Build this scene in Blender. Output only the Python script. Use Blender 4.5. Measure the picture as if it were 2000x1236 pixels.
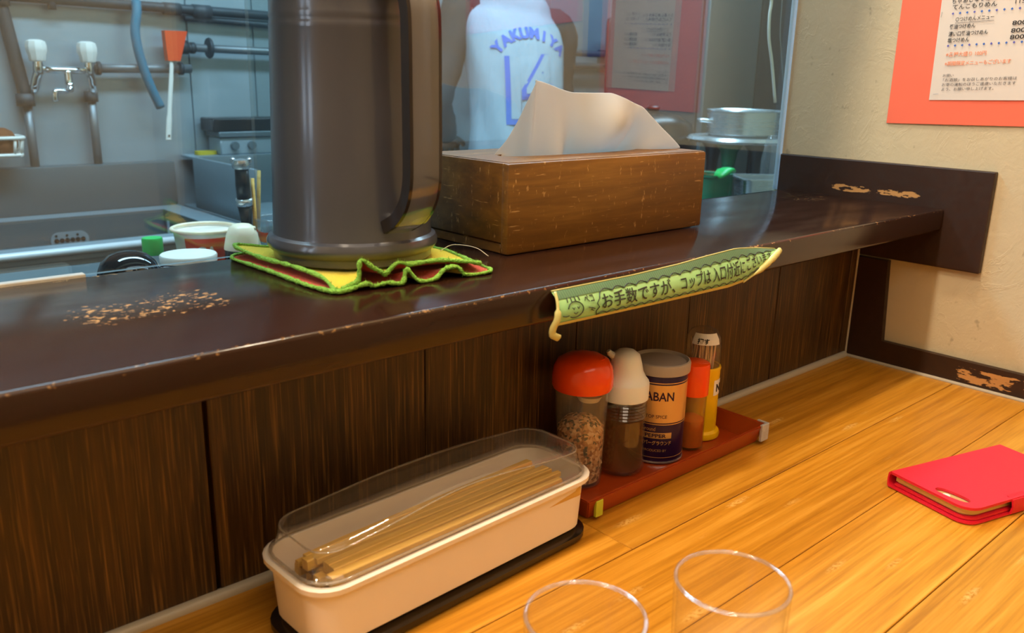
import bpy, bmesh, math, random
from mathutils import Vector, Matrix
random.seed(7)
PI = math.pi
sc = bpy.context.scene
for o in list(bpy.data.objects):
    bpy.data.objects.remove(o)

# ------------------------------------------------------------------ camera, light, exposure
def camera():
    yaw, pit, rol = 0.7311, 0.2732, 0.0219
    fw = Vector((math.sin(yaw)*math.cos(pit), math.cos(yaw)*math.cos(pit), -math.sin(pit)))
    r = Vector((math.cos(yaw), -math.sin(yaw), 0)); u = r.cross(fw)
    r2 = r*math.cos(rol)+u*math.sin(rol); u2 = -r*math.sin(rol)+u*math.cos(rol)
    cd = bpy.data.cameras.new('camera'); co = bpy.data.objects.new('camera', cd)
    sc.collection.objects.link(co)
    m = Matrix((( r2.x, u2.x, -fw.x, -1.0707), (r2.y, u2.y, -fw.y, -0.5167), (r2.z, u2.z, -fw.z, 0.3511), (0, 0, 0, 1)))
    co.matrix_world = m
    cd.sensor_width = 36; cd.lens = 1661.38/2000*36; cd.clip_start = .01
    cd.dof.use_dof = True; cd.dof.focus_distance = .82; cd.dof.aperture_fstop = 11
    sc.camera = co
camera()
sc.view_settings.view_transform = 'Standard'; sc.view_settings.look = 'None'
sc.view_settings.gamma = 1; sc.view_settings.use_curve_mapping = False
sc.view_settings.exposure = 0.0
w = bpy.data.worlds.new('world'); sc.world = w; w.use_nodes = True
w.node_tree.nodes['Background'].inputs[0].default_value = (.9, .85, .8, 1)
w.node_tree.nodes['Background'].inputs[1].default_value = .02
sc.cycles.max_bounces = 10; sc.cycles.transparent_max_bounces = 24
sc.cycles.caustics_reflective = False; sc.cycles.caustics_refractive = False
sc.cycles.sample_clamp_indirect = 4

WARM = (1.0, .83, .62); COOL = (.50, .79, 1.0)
def lamp(name, kind, loc, energy, col, size=.1, rot=(0, 0, 0), sy=None, spread=None):
    d = bpy.data.lights.new(name, kind); o = bpy.data.objects.new(name, d); sc.collection.objects.link(o)
    d.energy = energy; d.color = col; o.location = loc; o.rotation_euler = rot
    if kind == 'AREA':
        d.size = size
        if sy: d.shape = 'RECTANGLE'; d.size_y = sy
        if spread: d.spread = spread
    else: d.shadow_soft_size = size
    return o
# counter spots hung in a row over the shelf edge
for x in (-.30, -1.0, -1.7):
    lamp('counter_lamp_light', 'POINT', (x, -.085, 1.36), 25, WARM, .04)
# warm lamps over the dining side
lamp('dining_light', 'AREA', (-.95, -1.25, 1.66), 12, WARM, 1.5, (0, 0, 0), .7)
# cool fluorescent tubes over the kitchen
lamp('kitchen_light', 'AREA', (-.35, .90, 1.62), 70, COOL, 1.9, (0, 0, 0), .25)
lamp('kitchen_light', 'AREA', (1.3, .95, 1.62), 26, COOL, 1.2, (0, 0, 0), .25)

# daylight through the narrow window in the left wall
lamp('window_light', 'AREA', (-2.575, -.02, .78), 5, (.62, .80, 1.0), .17, (0, -PI/2, 0), None)
wl_ = bpy.data.lights['window_light']; wl_.shape = 'RECTANGLE'; wl_.size = 1.0; wl_.size_y = .17

# ------------------------------------------------------------------ materials
def lin(c):
    return tuple((x/12.92 if x <= .04045 else ((x+.055)/1.055)**2.4) for x in c)
def rgb(r, g, b):
    return lin((r/255, g/255, b/255))
class N:
    def __init__(s, name):
        s.m = bpy.data.materials.new(name); s.m.use_nodes = True; s.t = s.m.node_tree; s.t.nodes.clear()
        s.out = s('ShaderNodeOutputMaterial')
    def __call__(s, typ, **kw):
        n = s.t.nodes.new(typ)
        for k, v in kw.items():
            if isinstance(k, str) and hasattr(n, k): setattr(n, k, v)
        return n
    def set(s, n, i, v):
        if isinstance(v, bpy.types.NodeSocket): s.t.links.new(v, n.inputs[i])
        else:
            if isinstance(v, tuple) and len(v) == 3 and n.inputs[i].type == 'RGBA': v = v+(1,)
            n.inputs[i].default_value = v
    def coord(s, scale=(1, 1, 1), rot=(0, 0, 0), kind='Object'):
        c = s('ShaderNodeTexCoord'); m = s('ShaderNodeMapping')
        m.inputs['Scale'].default_value = scale; m.inputs['Rotation'].default_value = rot
        s.t.links.new(c.outputs[kind], m.inputs['Vector']); return m.outputs[0]
    def noise(s, vec, scale=5, detail=4, rough=.55, dist=0):
        n = s('ShaderNodeTexNoise'); s.set(n, 'Vector', vec); s.set(n, 'Scale', float(scale)); s.set(n, 'Detail', float(detail))
        s.set(n, 'Roughness', rough); s.set(n, 'Distortion', float(dist)); return n.outputs['Fac']
    def ramp(s, fac, stops):
        n = s('ShaderNodeValToRGB'); s.set(n, 'Fac', fac); e = n.color_ramp.elements
        while len(e) < len(stops): e.new(.5)
        for el, (p, c) in zip(e, stops):
            el.position = p; el.color = (c+(1,)) if isinstance(c, tuple) else (c, c, c, 1)
        return n.outputs['Color']
    def math(s, op, a, b=0.0, c=None):
        n = s('ShaderNodeMath', operation=op); s.set(n, 0, a); s.set(n, 1, b)
        if c is not None: s.set(n, 2, c)
        return n.outputs[0]
    def mix(s, fac, a, b, mode='MIX'):
        n = s('ShaderNodeMix', data_type='RGBA', blend_type=mode); s.set(n, 0, fac); s.set(n, 6, a); s.set(n, 7, b); return n.outputs[2]
    def xyz(s, kind='Object'):
        c = s('ShaderNodeTexCoord'); x = s('ShaderNodeSeparateXYZ'); s.t.links.new(c.outputs[kind], x.inputs[0]); return x.outputs
    def band(s, v, lo, hi, soft):   # 1 between lo and hi
        a = s('ShaderNodeMapRange', interpolation_type='SMOOTHSTEP'); s.set(a, 0, v); s.set(a, 1, lo-soft); s.set(a, 2, lo+soft)
        b = s('ShaderNodeMapRange', interpolation_type='SMOOTHSTEP'); s.set(b, 0, v); s.set(b, 1, hi-soft); s.set(b, 2, hi+soft); s.set(b, 3, 1.0); s.set(b, 4, 0.0)
        return s.math('MULTIPLY', a.outputs[0], b.outputs[0])
    def bump(s, h, strength=.3, dist=.002):
        n = s('ShaderNodeBump'); s.set(n, 'Height', h); s.set(n, 'Strength', strength); s.set(n, 'Distance', dist); return n.outputs[0]
    def pbr(s, col, rough=.5, metal=0.0, bump=None, **kw):
        n = s('ShaderNodeBsdfPrincipled'); s.set(n, 'Base Color', col); s.set(n, 'Roughness', rough); s.set(n, 'Metallic', metal)
        if bump is not None: s.set(n, 'Normal', bump)
        for k, v in kw.items(): s.set(n, k.replace('_', ' '), v)
        s.last = n; return n.outputs[0]
    def surf(s, sh):
        s.t.links.new(sh, s.out.inputs['Surface']); return s.m

def simple(name, col, rough=.5, metal=0.0, nz=.06, scale=40, **kw):
    n = N(name); f = n.noise(n.coord(), scale, 3)
    c = n.mix(n.math('MULTIPLY', f, nz*2), col, tuple(x*.55 for x in col))
    return n.surf(n.pbr(c, rough, metal, **kw))

def glassy(name, tint=(1, 1, 1), f0=.04, rough=.0, milk=0.0, milkcol=(.8, .8, .8), boost=1.0, edge=1.0):
    """thin clear sheet: see-through plus Schlick reflection (same from both sides), optional milky share"""
    n = N(name); lw = n('ShaderNodeLayerWeight'); n.set(lw, 'Blend', .5)
    p = n.math('POWER', lw.outputs['Facing'], 5.0)
    f = n.math('MULTIPLY_ADD', p, (1-f0)*edge, f0); f = n.math('MULTIPLY', f, boost); f = n.math('MINIMUM', f, 1.0)
    t = n('ShaderNodeBsdfTransparent'); n.set(t, 0, tint); g = n('ShaderNodeBsdfGlossy'); n.set(g, 'Roughness', rough)
    base = t.outputs[0]
    if milk:
        d = n('ShaderNodeBsdfDiffuse'); n.set(d, 0, milkcol); tr = n('ShaderNodeBsdfTranslucent'); n.set(tr, 0, milkcol)
        dm = n('ShaderNodeMixShader'); n.set(dm, 0, .5); n.set(dm, 1, d.outputs[0]); n.set(dm, 2, tr.outputs[0])
        mm = n('ShaderNodeMixShader'); n.set(mm, 0, milk); n.set(mm, 1, base); n.set(mm, 2, dm.outputs[0]); base = mm.outputs[0]
    m = n('ShaderNodeMixShader'); n.set(m, 0, f); n.set(m, 1, base); n.set(m, 2, g.outputs[0])
    return n.surf(m.outputs[0])

def wood(name, dark, light, axis, sc_long=2, sc_cross=60, rough=.5, bump=.2, fine=1.0, vary=.25, **kw):
    n = N(name); s = [sc_cross]*3; s['xyz'.index(axis)] = sc_long
    v = n.coord(tuple(float(x) for x in s))
    oi = n('ShaderNodeObjectInfo'); av = n('ShaderNodeVectorMath', operation='ADD'); cm = n('ShaderNodeCombineXYZ')
    rr = n.math('MULTIPLY', oi.outputs['Random'], 37.0)
    for i in range(3): n.set(cm, i, rr)
    n.set(av, 0, v); n.set(av, 1, cm.outputs[0]); v = av.outputs[0]
    f1 = n.noise(v, 1, 5, .6, .4); f2 = n.noise(v, 5*fine, 3, .7)
    f = n.math('MULTIPLY_ADD', f2, .55, n.math('MULTIPLY', f1, .5))
    c = n.ramp(f, [(.32, dark), (.75, light)])
    k = n.math('MULTIPLY_ADD', oi.outputs['Random'], vary, 1-vary/2)
    hs = n('ShaderNodeHueSaturation'); n.set(hs, 'Value', k); n.set(hs, 'Color', c)
    return n.surf(n.pbr(hs.outputs[0], rough, 0.0, n.bump(f, bump, .001), **kw))

M = {}
# plaster
def m_plaster():
    n = N('plaster'); v = n.coord()
    big = n.noise(v, 6, 3); tro = n.noise(n.coord((9, 9, 5)), 2.2, 6, .62, 1.6)
    ridges = n.math('MULTIPLY', n.ramp(tro, [(.475, 0.0), (.50, 1.0), (.525, 0.0)]), n.ramp(n.noise(v, 11, 2), [(.46, 0.0), (.60, 1.0)]))
    fine = n.noise(v, 160, 3)
    sp = n.ramp(n.noise(n.coord((1, 1, .8)), 75, 2), [(.70, 0.0), (.78, 1.0)])
    c = n.mix(big, rgb(206, 193, 163), rgb(194, 179, 146)); c = n.mix(n.math('MULTIPLY', sp, .45), c, rgb(120, 104, 84))
    h = n.math('MULTIPLY_ADD', ridges, .4, n.math('MULTIPLY_ADD', fine, .3, n.math('MULTIPLY_ADD', n.noise(v, 45, 4, .6, 1.0), .9, n.math('MULTIPLY', tro, .7))))
    return n.surf(n.pbr(c, .75, 0.0, n.bump(h, .32, .0018)))
M['plaster'] = m_plaster()
def m_trim():
    n = N('trim_brown'); x = n.xyz(); v = n.coord((1, 1, 1))
    f = n.noise(n.coord((30, 30, 30)), 3, 4)
    c = n.mix(f, rgb(52, 27, 13), rgb(35, 18, 8))
    chip = n.noise(n.coord((30, 40, 150)), 1.0, 4, .65)
    a = n.math('MULTIPLY', n.band(x[1], -.075, .055, .02), n.band(x[2], .2165, .2275, .003))
    b = n.math('MULTIPLY', n.band(x[1], -.30, -.138, .012), n.band(x[2], .004, .026, .004))
    msk = n.math('MAXIMUM', a, b)
    k = n.ramp(n.math('MULTIPLY', msk, chip), [(.46, 0.0), (.49, 1.0)])
    c = n.mix(k, c, rgb(190, 140, 84))
    return n.surf(n.pbr(c, n.ramp(f, [(.3, .42), (.7, .55)]), 0.0, n.bump(n.math('SUBTRACT', f, k), .15, .001)))
M['trim'] = m_trim()
def m_shelf():
    n = N('shelf_varnish'); x = n.xyz()
    gr = n.noise(n.coord((4, 70, 70)), 1, 5, .6)
    c = n.mix(gr, rgb(52, 29, 19), rgb(37, 20, 13))
    chip = n.noise(n.coord((190, 330, 250)), 1.0, 4, .6)
    a = n.math('MULTIPLY', n.band(x[0], -.965, -.835, .03), n.band(x[1], -.035, .055, .03))
    b = n.math('MULTIPLY', n.band(x[0], -.10, -.01, .02), n.band(x[1], .01, .105, .02))
    e = n.math('MULTIPLY', n.band(x[1], -.103, -.096, .002), n.band(x[2], .2065, .212, .0015))
    d = n.math('MULTIPLY', n.band(x[0], -1.2, -.84, .05), n.band(x[1], .108, .125, .003))
    k1 = n.ramp(n.math('MULTIPLY', n.math('MAXIMUM', n.math('MAXIMUM', a, d), n.math('MULTIPLY', b, .93)), chip), [(.575, 0.0), (.605, 1.0)])
    k2 = n.ramp(n.math('MULTIPLY', e, chip), [(.60, 0.0), (.66, .5)])
    k = n.math('MAXIMUM', k1, k2)
    c = n.mix(k, c, rgb(196, 148, 92))
    sm = n.noise(n.coord((9, 30, 9)), 1, 5, .6)
    r = n.ramp(sm, [(.3, .10), (.75, .24)])
    return n.surf(n.pbr(c, r, 0.0, n.bump(n.math('ADD', n.noise(n.coord((5, 45, 45)), 1, 3), n.math('MULTIPLY', k, -.4)), .06, .001), Specular_IOR_Level=.42))
M['shelf'] = m_shelf()
def m_panel():
    n = N('panel_wood'); oi = n('ShaderNodeObjectInfo'); off = n('ShaderNodeCombineXYZ'); n.set(off, 0, n.math('MULTIPLY', oi.outputs['Random'], 31.0))
    def vec(s):
        a = n('ShaderNodeVectorMath', operation='ADD'); n.set(a, 0, n.coord(s)); n.set(a, 1, off.outputs[0]); return a.outputs[0]
    broad = n.noise(vec((26, 26, 1.3)), 1, 4, .6, .5); mid = n.noise(vec((150, 150, 4)), 1, 4, .65, .3); fine = n.noise(vec((520, 520, 14)), 1, 2, .6)
    f = n.math('MULTIPLY_ADD', mid, .55, n.math('MULTIPLY', broad, .45))
    c = n.ramp(f, [(.34, rgb(33, 20, 5)), (.5, rgb(58, 36, 10)), (.66, rgb(86, 56, 18))])
    c = n.mix(n.math('MULTIPLY', n.ramp(fine, [(.54, 0.0), (.70, 1.0)]), .45), c, rgb(150, 110, 52))
    c = n.mix(n.math('MULTIPLY', n.ramp(fine, [(.32, 1.0), (.44, 0.0)]), .6), c, rgb(28, 15, 5))
    return n.surf(n.pbr(c, .42, 0.0, n.bump(n.math('ADD', fine, mid), .3, .001)))
M['panel'] = m_panel()
M['panel_plain'] = wood('panel_wood', rgb(38, 21, 5), rgb(118, 74, 26), 'z', 1.8, 120, .42, .5, 2.2, .18)
def m_bamboo():
    n = N('bamboo'); x = n.xyz()
    oi = n('ShaderNodeObjectInfo'); rnd = oi.outputs['Random']
    off = n('ShaderNodeCombineXYZ'); n.set(off, 0, n.math('MULTIPLY', rnd, 7.0)); n.set(off, 1, n.math('MULTIPLY', rnd, 3.0))
    def vec(s):
        a = n('ShaderNodeVectorMath', operation='ADD'); n.set(a, 0, n.coord(s)); n.set(a, 1, off.outputs[0]); return a.outputs[0]
    f = n.noise(vec((3.0, 90, 90)), 1, 6, .65, .3); f2 = n.noise(vec((9, 330, 330)), 1, 3, .6)
    big = n.noise(vec((2.2, 14, 14)), 1, 2)
    g = n.math('MULTIPLY_ADD', f2, .35, n.math('MULTIPLY', f, .65))
    c = n.ramp(g, [(.30, rgb(146, 90, 14)), (.5, rgb(192, 130, 32)), (.72, rgb(220, 162, 62))])
    # knuckle rows of the bamboo strips
    vo = n('ShaderNodeTexVoronoi', feature='F1'); n.set(vo, 'Vector', vec((9.5, 46, 1))); n.set(vo, 'Scale', 1.0); n.set(vo, 'Randomness', .9)
    kn = n.ramp(vo.outputs['Distance'], [(.09, 1.0), (.2, 0.0)])
    kf = n.noise(vec((260, 420, 100)), 1, 3)
    k = n.math('MULTIPLY', kn, n.ramp(kf, [(.40, 0.0), (.6, 1.0)]))
    c = n.mix(n.math('MULTIPLY', k, .6), c, rgb(238, 196, 116)); c = n.mix(n.math('MULTIPLY', kn, n.math('MULTIPLY', n.ramp(kf, [(.3, 1.0), (.45, 0.0)]), .5)), c, rgb(130, 78, 22))
    hs = n('ShaderNodeHueSaturation'); n.set(hs, 'Value', n.math('ADD', n.math('MULTIPLY_ADD', rnd, .16, .78), n.math('MULTIPLY', big, .22))); n.set(hs, 'Color', c)
    return n.surf(n.pbr(hs.outputs[0], n.ramp(f, [(.3, .30), (.7, .42)]), 0.0, n.bump(g, .07, .001)))
M['bamboo'] = m_bamboo()
def m_boxwood():
    n = N('worn_box_wood')
    g = n.noise(n.coord((5, 40, 80)), 1, 6, .65, .4); b = n.noise(n.coord((7, 7, 9)), 1, 3)
    c = n.ramp(n.math('MULTIPLY_ADD', g, .6, n.math('MULTIPLY', b, .4)), [(.34, rgb(78, 48, 8)), (.52, rgb(114, 74, 16)), (.70, rgb(146, 102, 36))])
    s1 = n.ramp(n.noise(n.coord((210, 210, 75)), 1, 3, .7), [(.62, 0.0), (.70, 1.0)])
    s2 = n.ramp(n.noise(n.coord((45, 45, 420)), 1, 2), [(.68, 0.0), (.74, 1.0)])
    k = n.math('MULTIPLY', n.math('MAXIMUM', s1, s2), .6)
    c = n.mix(k, c, rgb(206, 160, 100))
    return n.surf(n.pbr(c, .48, 0.0, n.bump(n.math('SUBTRACT', g, k), .2, .001)))
M['boxwood'] = m_boxwood()
def m_steel(name, col, rough, s=(2, 2, 60), dirt=.35, metal=.85):
    n = N(name); f = n.noise(n.coord(s), 3, 4); b = n.noise(n.coord(), 4, 4)
    c = n.mix(n.math('MULTIPLY', b, dirt), col, tuple(x*.45 for x in col))
    return n.surf(n.pbr(c, n.math('MULTIPLY_ADD', f, .2, rough-.1), metal, n.bump(f, .05, .001)))
M['steel'] = m_steel('steel_sheet', rgb(168, 184, 194), .42, metal=.55)
M['steel_dark'] = m_steel('steel_dull', rgb(112, 124, 130), .45, metal=.55)
M['steel_grime'] = m_steel('steel_grimy', rgb(80, 90, 94), .55, metal=.1)
M['rim_highlight'] = m_steel('steel_rim_highlight', rgb(236, 240, 244), .35, dirt=.05, metal=.3)  # whitened steel; the bright highlight along the sink rim is in the colour
M['steel_bright'] = m_steel('steel_bright', rgb(212, 218, 222), .26, dirt=.15)
M['chrome'] = simple('chrome', (.85, .87, .88), .1, 1.0, .03)
M['pipe'] = simple('galvanized_pipe', rgb(128, 134, 138), .45, .6, .3, 30)
M['pipe_dark'] = simple('grimy_pipe', rgb(62, 70, 76), .55, .3, .5, 25)
M['black'] = simple('black_plastic', rgb(20, 20, 22), .3)
M['black_gloss'] = simple('black_lacquer', rgb(16, 11, 15), .06)
M['white'] = simple('white_plastic', rgb(236, 232, 224), .35)
M['white_soft'] = simple('soft_white_plastic', rgb(236, 233, 226), .42, Subsurface_Weight=.15)
M['cream'] = simple('cream_plastic', rgb(238, 222, 194), .4)
M['casewhite'] = simple('case_white', rgb(238, 226, 212), .38)
M['casebase'] = simple('case_base_brown', rgb(30, 22, 15), .22)
M['red_cap'] = simple('red_plastic', rgb(246, 76, 8), .2)
M['orange_red'] = simple('orange_plastic', rgb(232, 74, 22), .45)
M['yellow'] = simple('yellow_plastic', rgb(240, 190, 8), .3)
M['green'] = simple('green_plastic', rgb(10, 190, 90), .35)
M['green_dark'] = simple('teal_green_plastic', rgb(12, 118, 84), .45)
M['blue'] = simple('blue_rubber', rgb(0, 112, 140), .6)
M['tray'] = simple('red_brown_lacquer', rgb(156, 58, 16), .3)
M['tape_clear'] = simple('yellowed_tape', rgb(198, 190, 118), .35)
M['tape_white'] = simple('frayed_white_tape', rgb(196, 196, 200), .5, 0.0, .4, 300)
M['lime'] = simple('lime_sticker', rgb(190, 196, 50), .5)
M['ink'] = simple('black_ink', rgb(30, 24, 24), .6)
M['ink_soft'] = simple('grey_ink', rgb(86, 76, 74), .6)
M['ink_sign'] = simple('marker_ink', rgb(40, 44, 36), .6)
M['ink_orange'] = simple('orange_ink', rgb(240, 150, 110), .6)
M['ink_blue'] = simple('blue_ink', rgb(50, 100, 190), .6)
M['ink_purple'] = simple('violet_ink', rgb(90, 90, 180), .6)
M['poster'] = simple('orange_card', rgb(246, 112, 84), .7)
M['pink'] = simple('pink_card', rgb(226, 96, 96), .7)
M['banner'] = simple('blue_paper', rgb(60, 60, 170), .6)
M['paper'] = simple('menu_paper', rgb(222, 211, 202), .65)
M['caulk'] = simple('grey_silicone', rgb(176, 166, 148), .4)
M['sponge_brown'] = simple('brown_bristle', rgb(140, 76, 34), .9, 0.0, .6, 120)
M['sponge_yellow'] = simple('yellow_sponge', rgb(196, 176, 40), .9)
M['ceiling'] = simple('ceiling_paint', rgb(214, 206, 192), .9)
M['floor'] = simple('floor_vinyl', rgb(96, 84, 72), .6)
M['dark_grey'] = simple('dark_panel', rgb(66, 70, 74), .4)
M['navy'] = simple('navy_panel', rgb(26, 34, 46), .35)
M['skin'] = simple('skin', rgb(206, 160, 132), .55, 0.0, .05, 20)
M['hair'] = simple('black_hair', rgb(24, 20, 18), .6)
M['sleeve'] = simple('charcoal_jersey_knit', rgb(52, 54, 58), .9, 0.0, .2, 60)
M['trousers'] = simple('dark_trousers', rgb(38, 40, 48), .9)
M['tooth'] = simple('toothpick_wood', rgb(240, 205, 160), .7)
M['phone'] = simple('phone_gold', rgb(206, 172, 110), .3, .3)
def m_edge():  # glow of kitchen light in the pane edge, put into a white colour
    n = N('glass_edge_glow'); d = n('ShaderNodeBsdfDiffuse'); n.set(d, 0, rgb(235, 245, 255)); t = n('ShaderNodeBsdfTranslucent'); n.set(t, 0, rgb(235, 245, 255))
    m = n('ShaderNodeMixShader'); n.set(m, 0, .7); n.set(m, 1, d.outputs[0]); n.set(m, 2, t.outputs[0]); return n.surf(m.outputs[0])
M['edge_glow'] = m_edge()
M['shaker_clear'] = glassy('shaker_plastic', (.98, .93, .78), .04, .08, .10, (.80, .52, .12))
M['window_glass'] = glassy('window_glass', (.93, .96, .95), .055, 0, .015, boost=1.9, milkcol=(.75, .78, .8))
M['tumbler'] = glassy('tumbler_glass', (.985, .985, .98), .03, 0, .012, (.9, .9, .9), edge=.8)
M['tumbler_rim'] = glassy('tumbler_rim', (.94, .94, .95), .12, .05, .12, (.85, .85, .9))
M['lid'] = glassy('clear_lid', (.965, .955, .94), .05, .02, .06, (.72, .68, .62))
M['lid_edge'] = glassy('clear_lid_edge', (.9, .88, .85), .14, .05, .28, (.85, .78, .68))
M['jar_clear'] = glassy('jar_plastic', (.97, .96, .94), .04, .10, .09, (.72, .68, .62))
M['bottle_clear'] = glassy('bottle_plastic', (.97, .95, .90), .09, .03, .05, (.75, .7, .6))
M['dome_clear'] = glassy('dome_plastic', (.90, .88, .86), .06, .06, .10, (.7, .66, .62))
M['jug_clear'] = glassy('jug_plastic', (.9, .93, .95), .08, .02, .12, (.75, .8, .85))
M['liquid'] = glassy('amber_liquid', (.86, .60, .26), .02, 0, .30, (.50, .26, .05))
M['powder'] = simple('chili_powder', rgb(220, 98, 0), .9, 0.0, .5, 300)
M['handle_smoke'] = glassy('smoke_handle', (.66, .61, .60), .08, .07, .55, (.27, .26, .275), boost=1.3)
M['handle_rib'] = simple('smoke_rib', rgb(40, 34, 34), .12)
def m_pitcher():
    n = N('smoke_pitcher'); f = n.noise(n.coord((20, 20, 6)), 1, 4); dr = n.noise(n.coord((60, 60, 12)), 1, 4)
    c = n.mix(f, rgb(80, 82, 94), rgb(63, 65, 75))
    p = n.pbr(c, n.math('MULTIPLY_ADD', dr, .15, .26), 0.0, n.bump(dr, .06, .002), Specular_IOR_Level=.5, Coat_Weight=.6, Coat_Roughness=.12)
    t = n('ShaderNodeBsdfTransparent'); n.set(t, 0, rgb(150, 140, 135)); m = n('ShaderNodeMixShader'); n.set(m, 0, .14); n.set(m, 1, p); n.set(m, 2, t.outputs[0])
    return n.surf(m.outputs[0])
M['pitcher'] = m_pitcher()
def m_cloth(name, up, down):
    n = N(name); g = n('ShaderNodeNewGeometry'); f = n.noise(n.coord(), 900, 2)
    c = n.mix(g.outputs['Backfacing'], up, down); c = n.mix(n.math('MULTIPLY', f, .5), c, n.mix(g.outputs['Backfacing'], tuple(x*.5 for x in up), tuple(x*.5 for x in down)))
    return n.surf(n.pbr(c, .95, 0.0, n.bump(f, .8, .002), Sheen_Weight=.3))
YEL, RED = rgb(240, 220, 20), rgb(232, 78, 44)
M['cloth_top'] = m_cloth('cloth_yellow_over_red', YEL, RED); M['cloth_bot'] = m_cloth('cloth_red_over_yellow', RED, YEL)
def m_hem():
    n = N('cloth_hem'); f = n.noise(n.coord(), 700, 3)
    return n.surf(n.pbr(n.mix(f, rgb(172, 228, 98), rgb(112, 184, 60)), .95, 0.0, n.bump(f, 1.0, .003)))
M['hem'] = m_hem()
def m_tissue():
    n = N('tissue_paper'); d = n('ShaderNodeBsdfDiffuse'); n.set(d, 0, rgb(238, 234, 230)); t = n('ShaderNodeBsdfTranslucent'); n.set(t, 0, rgb(236, 234, 232))
    m = n('ShaderNodeMixShader'); n.set(m, 0, .5); n.set(m, 1, d.outputs[0]); n.set(m, 2, t.outputs[0]); return n.surf(m.outputs[0])
M['tissue'] = m_tissue()
M['chop'] = wood('chopstick_wood', rgb(208, 156, 58), rgb(240, 198, 104), 'x', 4, 90, .6, .1, 1, .3)
def m_sign():
    n = N('sign_green'); f = n.noise(n.coord((20, 20, 60)), 1, 3)
    return n.surf(n.pbr(n.mix(f, rgb(140, 204, 140), rgb(168, 208, 140)), .3, 0.0))
M['sign'] = m_sign()
def m_signband():
    n = N('sign_band'); x = n.xyz(); s = n.math('SINE', n.math('MULTIPLY', x[0], 2600.0))
    c = n.mix(n.math('MULTIPLY_ADD', s, .25, .3), rgb(66, 104, 78), rgb(104, 146, 104))
    return n.surf(n.pbr(c, .3))
M['signband'] = m_signband()
def m_phonecase():
    n = N('red_leather'); f = n.noise(n.coord(), 500, 3)
    return n.surf(n.pbr(n.mix(n.math('MULTIPLY', f, .3), rgb(224, 28, 52), rgb(192, 18, 42)), .45, 0.0, n.bump(f, .15, .001)))
M['case_red'] = m_phonecase()
def m_can():
    n = N('can_print')
    return n.surf(n.pbr(rgb(46, 22, 62), .28, .35))
M['can'] = m_can()
M['can_gold'] = simple('can_gold', rgb(224, 178, 108), .3, .45)
M['can_lid'] = simple('grey_lid', rgb(168, 154, 140), .45)
def m_flakes():
    n = N('sesame_mix'); v = n('ShaderNodeTexVoronoi'); n.set(v, 'Vector', n.coord()); n.set(v, 'Scale', 420.0)
    h = n('ShaderNodeSeparateColor'); n.set(h, 0, v.outputs['Color'])
    c = n.ramp(h.outputs[0], [(.1, rgb(60, 62, 24)), (.3, rgb(150, 96, 44)), (.55, rgb(196, 140, 80)), (.9, rgb(224, 180, 130))])
    return n.surf(n.pbr(c, .9))
M['flakes'] = m_flakes()
def m_jersey():
    n = N('jersey_white'); f = n.noise(n.coord((14, 14, 4)), 1, 4)
    return n.surf(n.pbr(n.mix(n.math('MULTIPLY', f, .3), rgb(164, 182, 196), rgb(112, 138, 160)), .85, 0.0, n.bump(f, .5, .02)))
M['jersey'] = m_jersey()
M['jersey_blue'] = simple('jersey_blue', rgb(70, 110, 205), .8)

# ------------------------------------------------------------------ object helpers
def thing(name, label, cat, loc=(0, 0, 0), rz=0, group=None):
    o = bpy.data.objects.new(name, None); sc.collection.objects.link(o)
    o.location = loc; o.rotation_euler = (0, 0, rz); o.empty_display_size = .02
    o['label'] = label; o['category'] = cat
    if group: o['group'] = group
    return o
def tag(o, label, cat, group=None, kind=None):
    o['label'] = label; o['category'] = cat
    if group: o['group'] = group
    if kind: o['kind'] = kind
    return o
def ob(name, bm, m, parent=None, smooth=None, label=None, keep=False):
    """one mesh object whose vertices are given in world coordinates"""
    me = bpy.data.meshes.new(name)
    if not keep: bmesh.ops.recalc_face_normals(bm, faces=bm.faces)
    bm.to_mesh(me); bm.free()
    me.materials.append(m)
    if smooth is not None:
        for p in me.polygons: p.use_smooth = True
        if smooth > 0: me.set_sharp_from_angle(angle=math.radians(smooth))
    o = bpy.data.objects.new(name, me); sc.collection.objects.link(o)
    if parent is not None:
        o.parent = parent
        pm = parent
        mw = Matrix.Identity(4)
        chain = []
        while pm is not None and pm.type == 'EMPTY':
            chain.append(pm); pm = pm.parent
        for q in reversed(chain): mw = mw @ Matrix.LocRotScale(q.location, q.rotation_euler, None)
        o.matrix_parent_inverse = mw.inverted()
    if label: o['label'] = label
    return o
def struct(name, bm, m, parent=None, smooth=None):
    o = ob(name, bm, m, parent, smooth)
    if parent is None: o['kind'] = 'structure'
    return o
def B(): return bmesh.new()
def add_box(bm, a, b, bev=0, seg=2, mat=None):
    vs = [bm.verts.new((x, y, z)) for x in (a[0], b[0]) for y in (a[1], b[1]) for z in (a[2], b[2])]
    fs = [bm.faces.new([vs[i] for i in f]) for f in ((0, 1, 3, 2), (4, 6, 7, 5), (0, 4, 5, 1), (2, 3, 7, 6), (0, 2, 6, 4), (1, 5, 7, 3))]
    bmesh.ops.recalc_face_normals(bm, faces=fs)
    if bev:
        es = list({e for f in fs for e in f.edges}); r = bmesh.ops.bevel(bm, geom=es, offset=bev, segments=seg, profile=.5, affect='EDGES')
        vs = list({v for f in r['faces'] for v in f.verts} | {v for v in vs if v.is_valid})
    if mat is not None: bmesh.ops.transform(bm, matrix=mat, verts=vs)
    return bm
def box(a, b, bev=0, seg=2, mat=None): return add_box(B(), a, b, bev, seg, mat)
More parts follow.
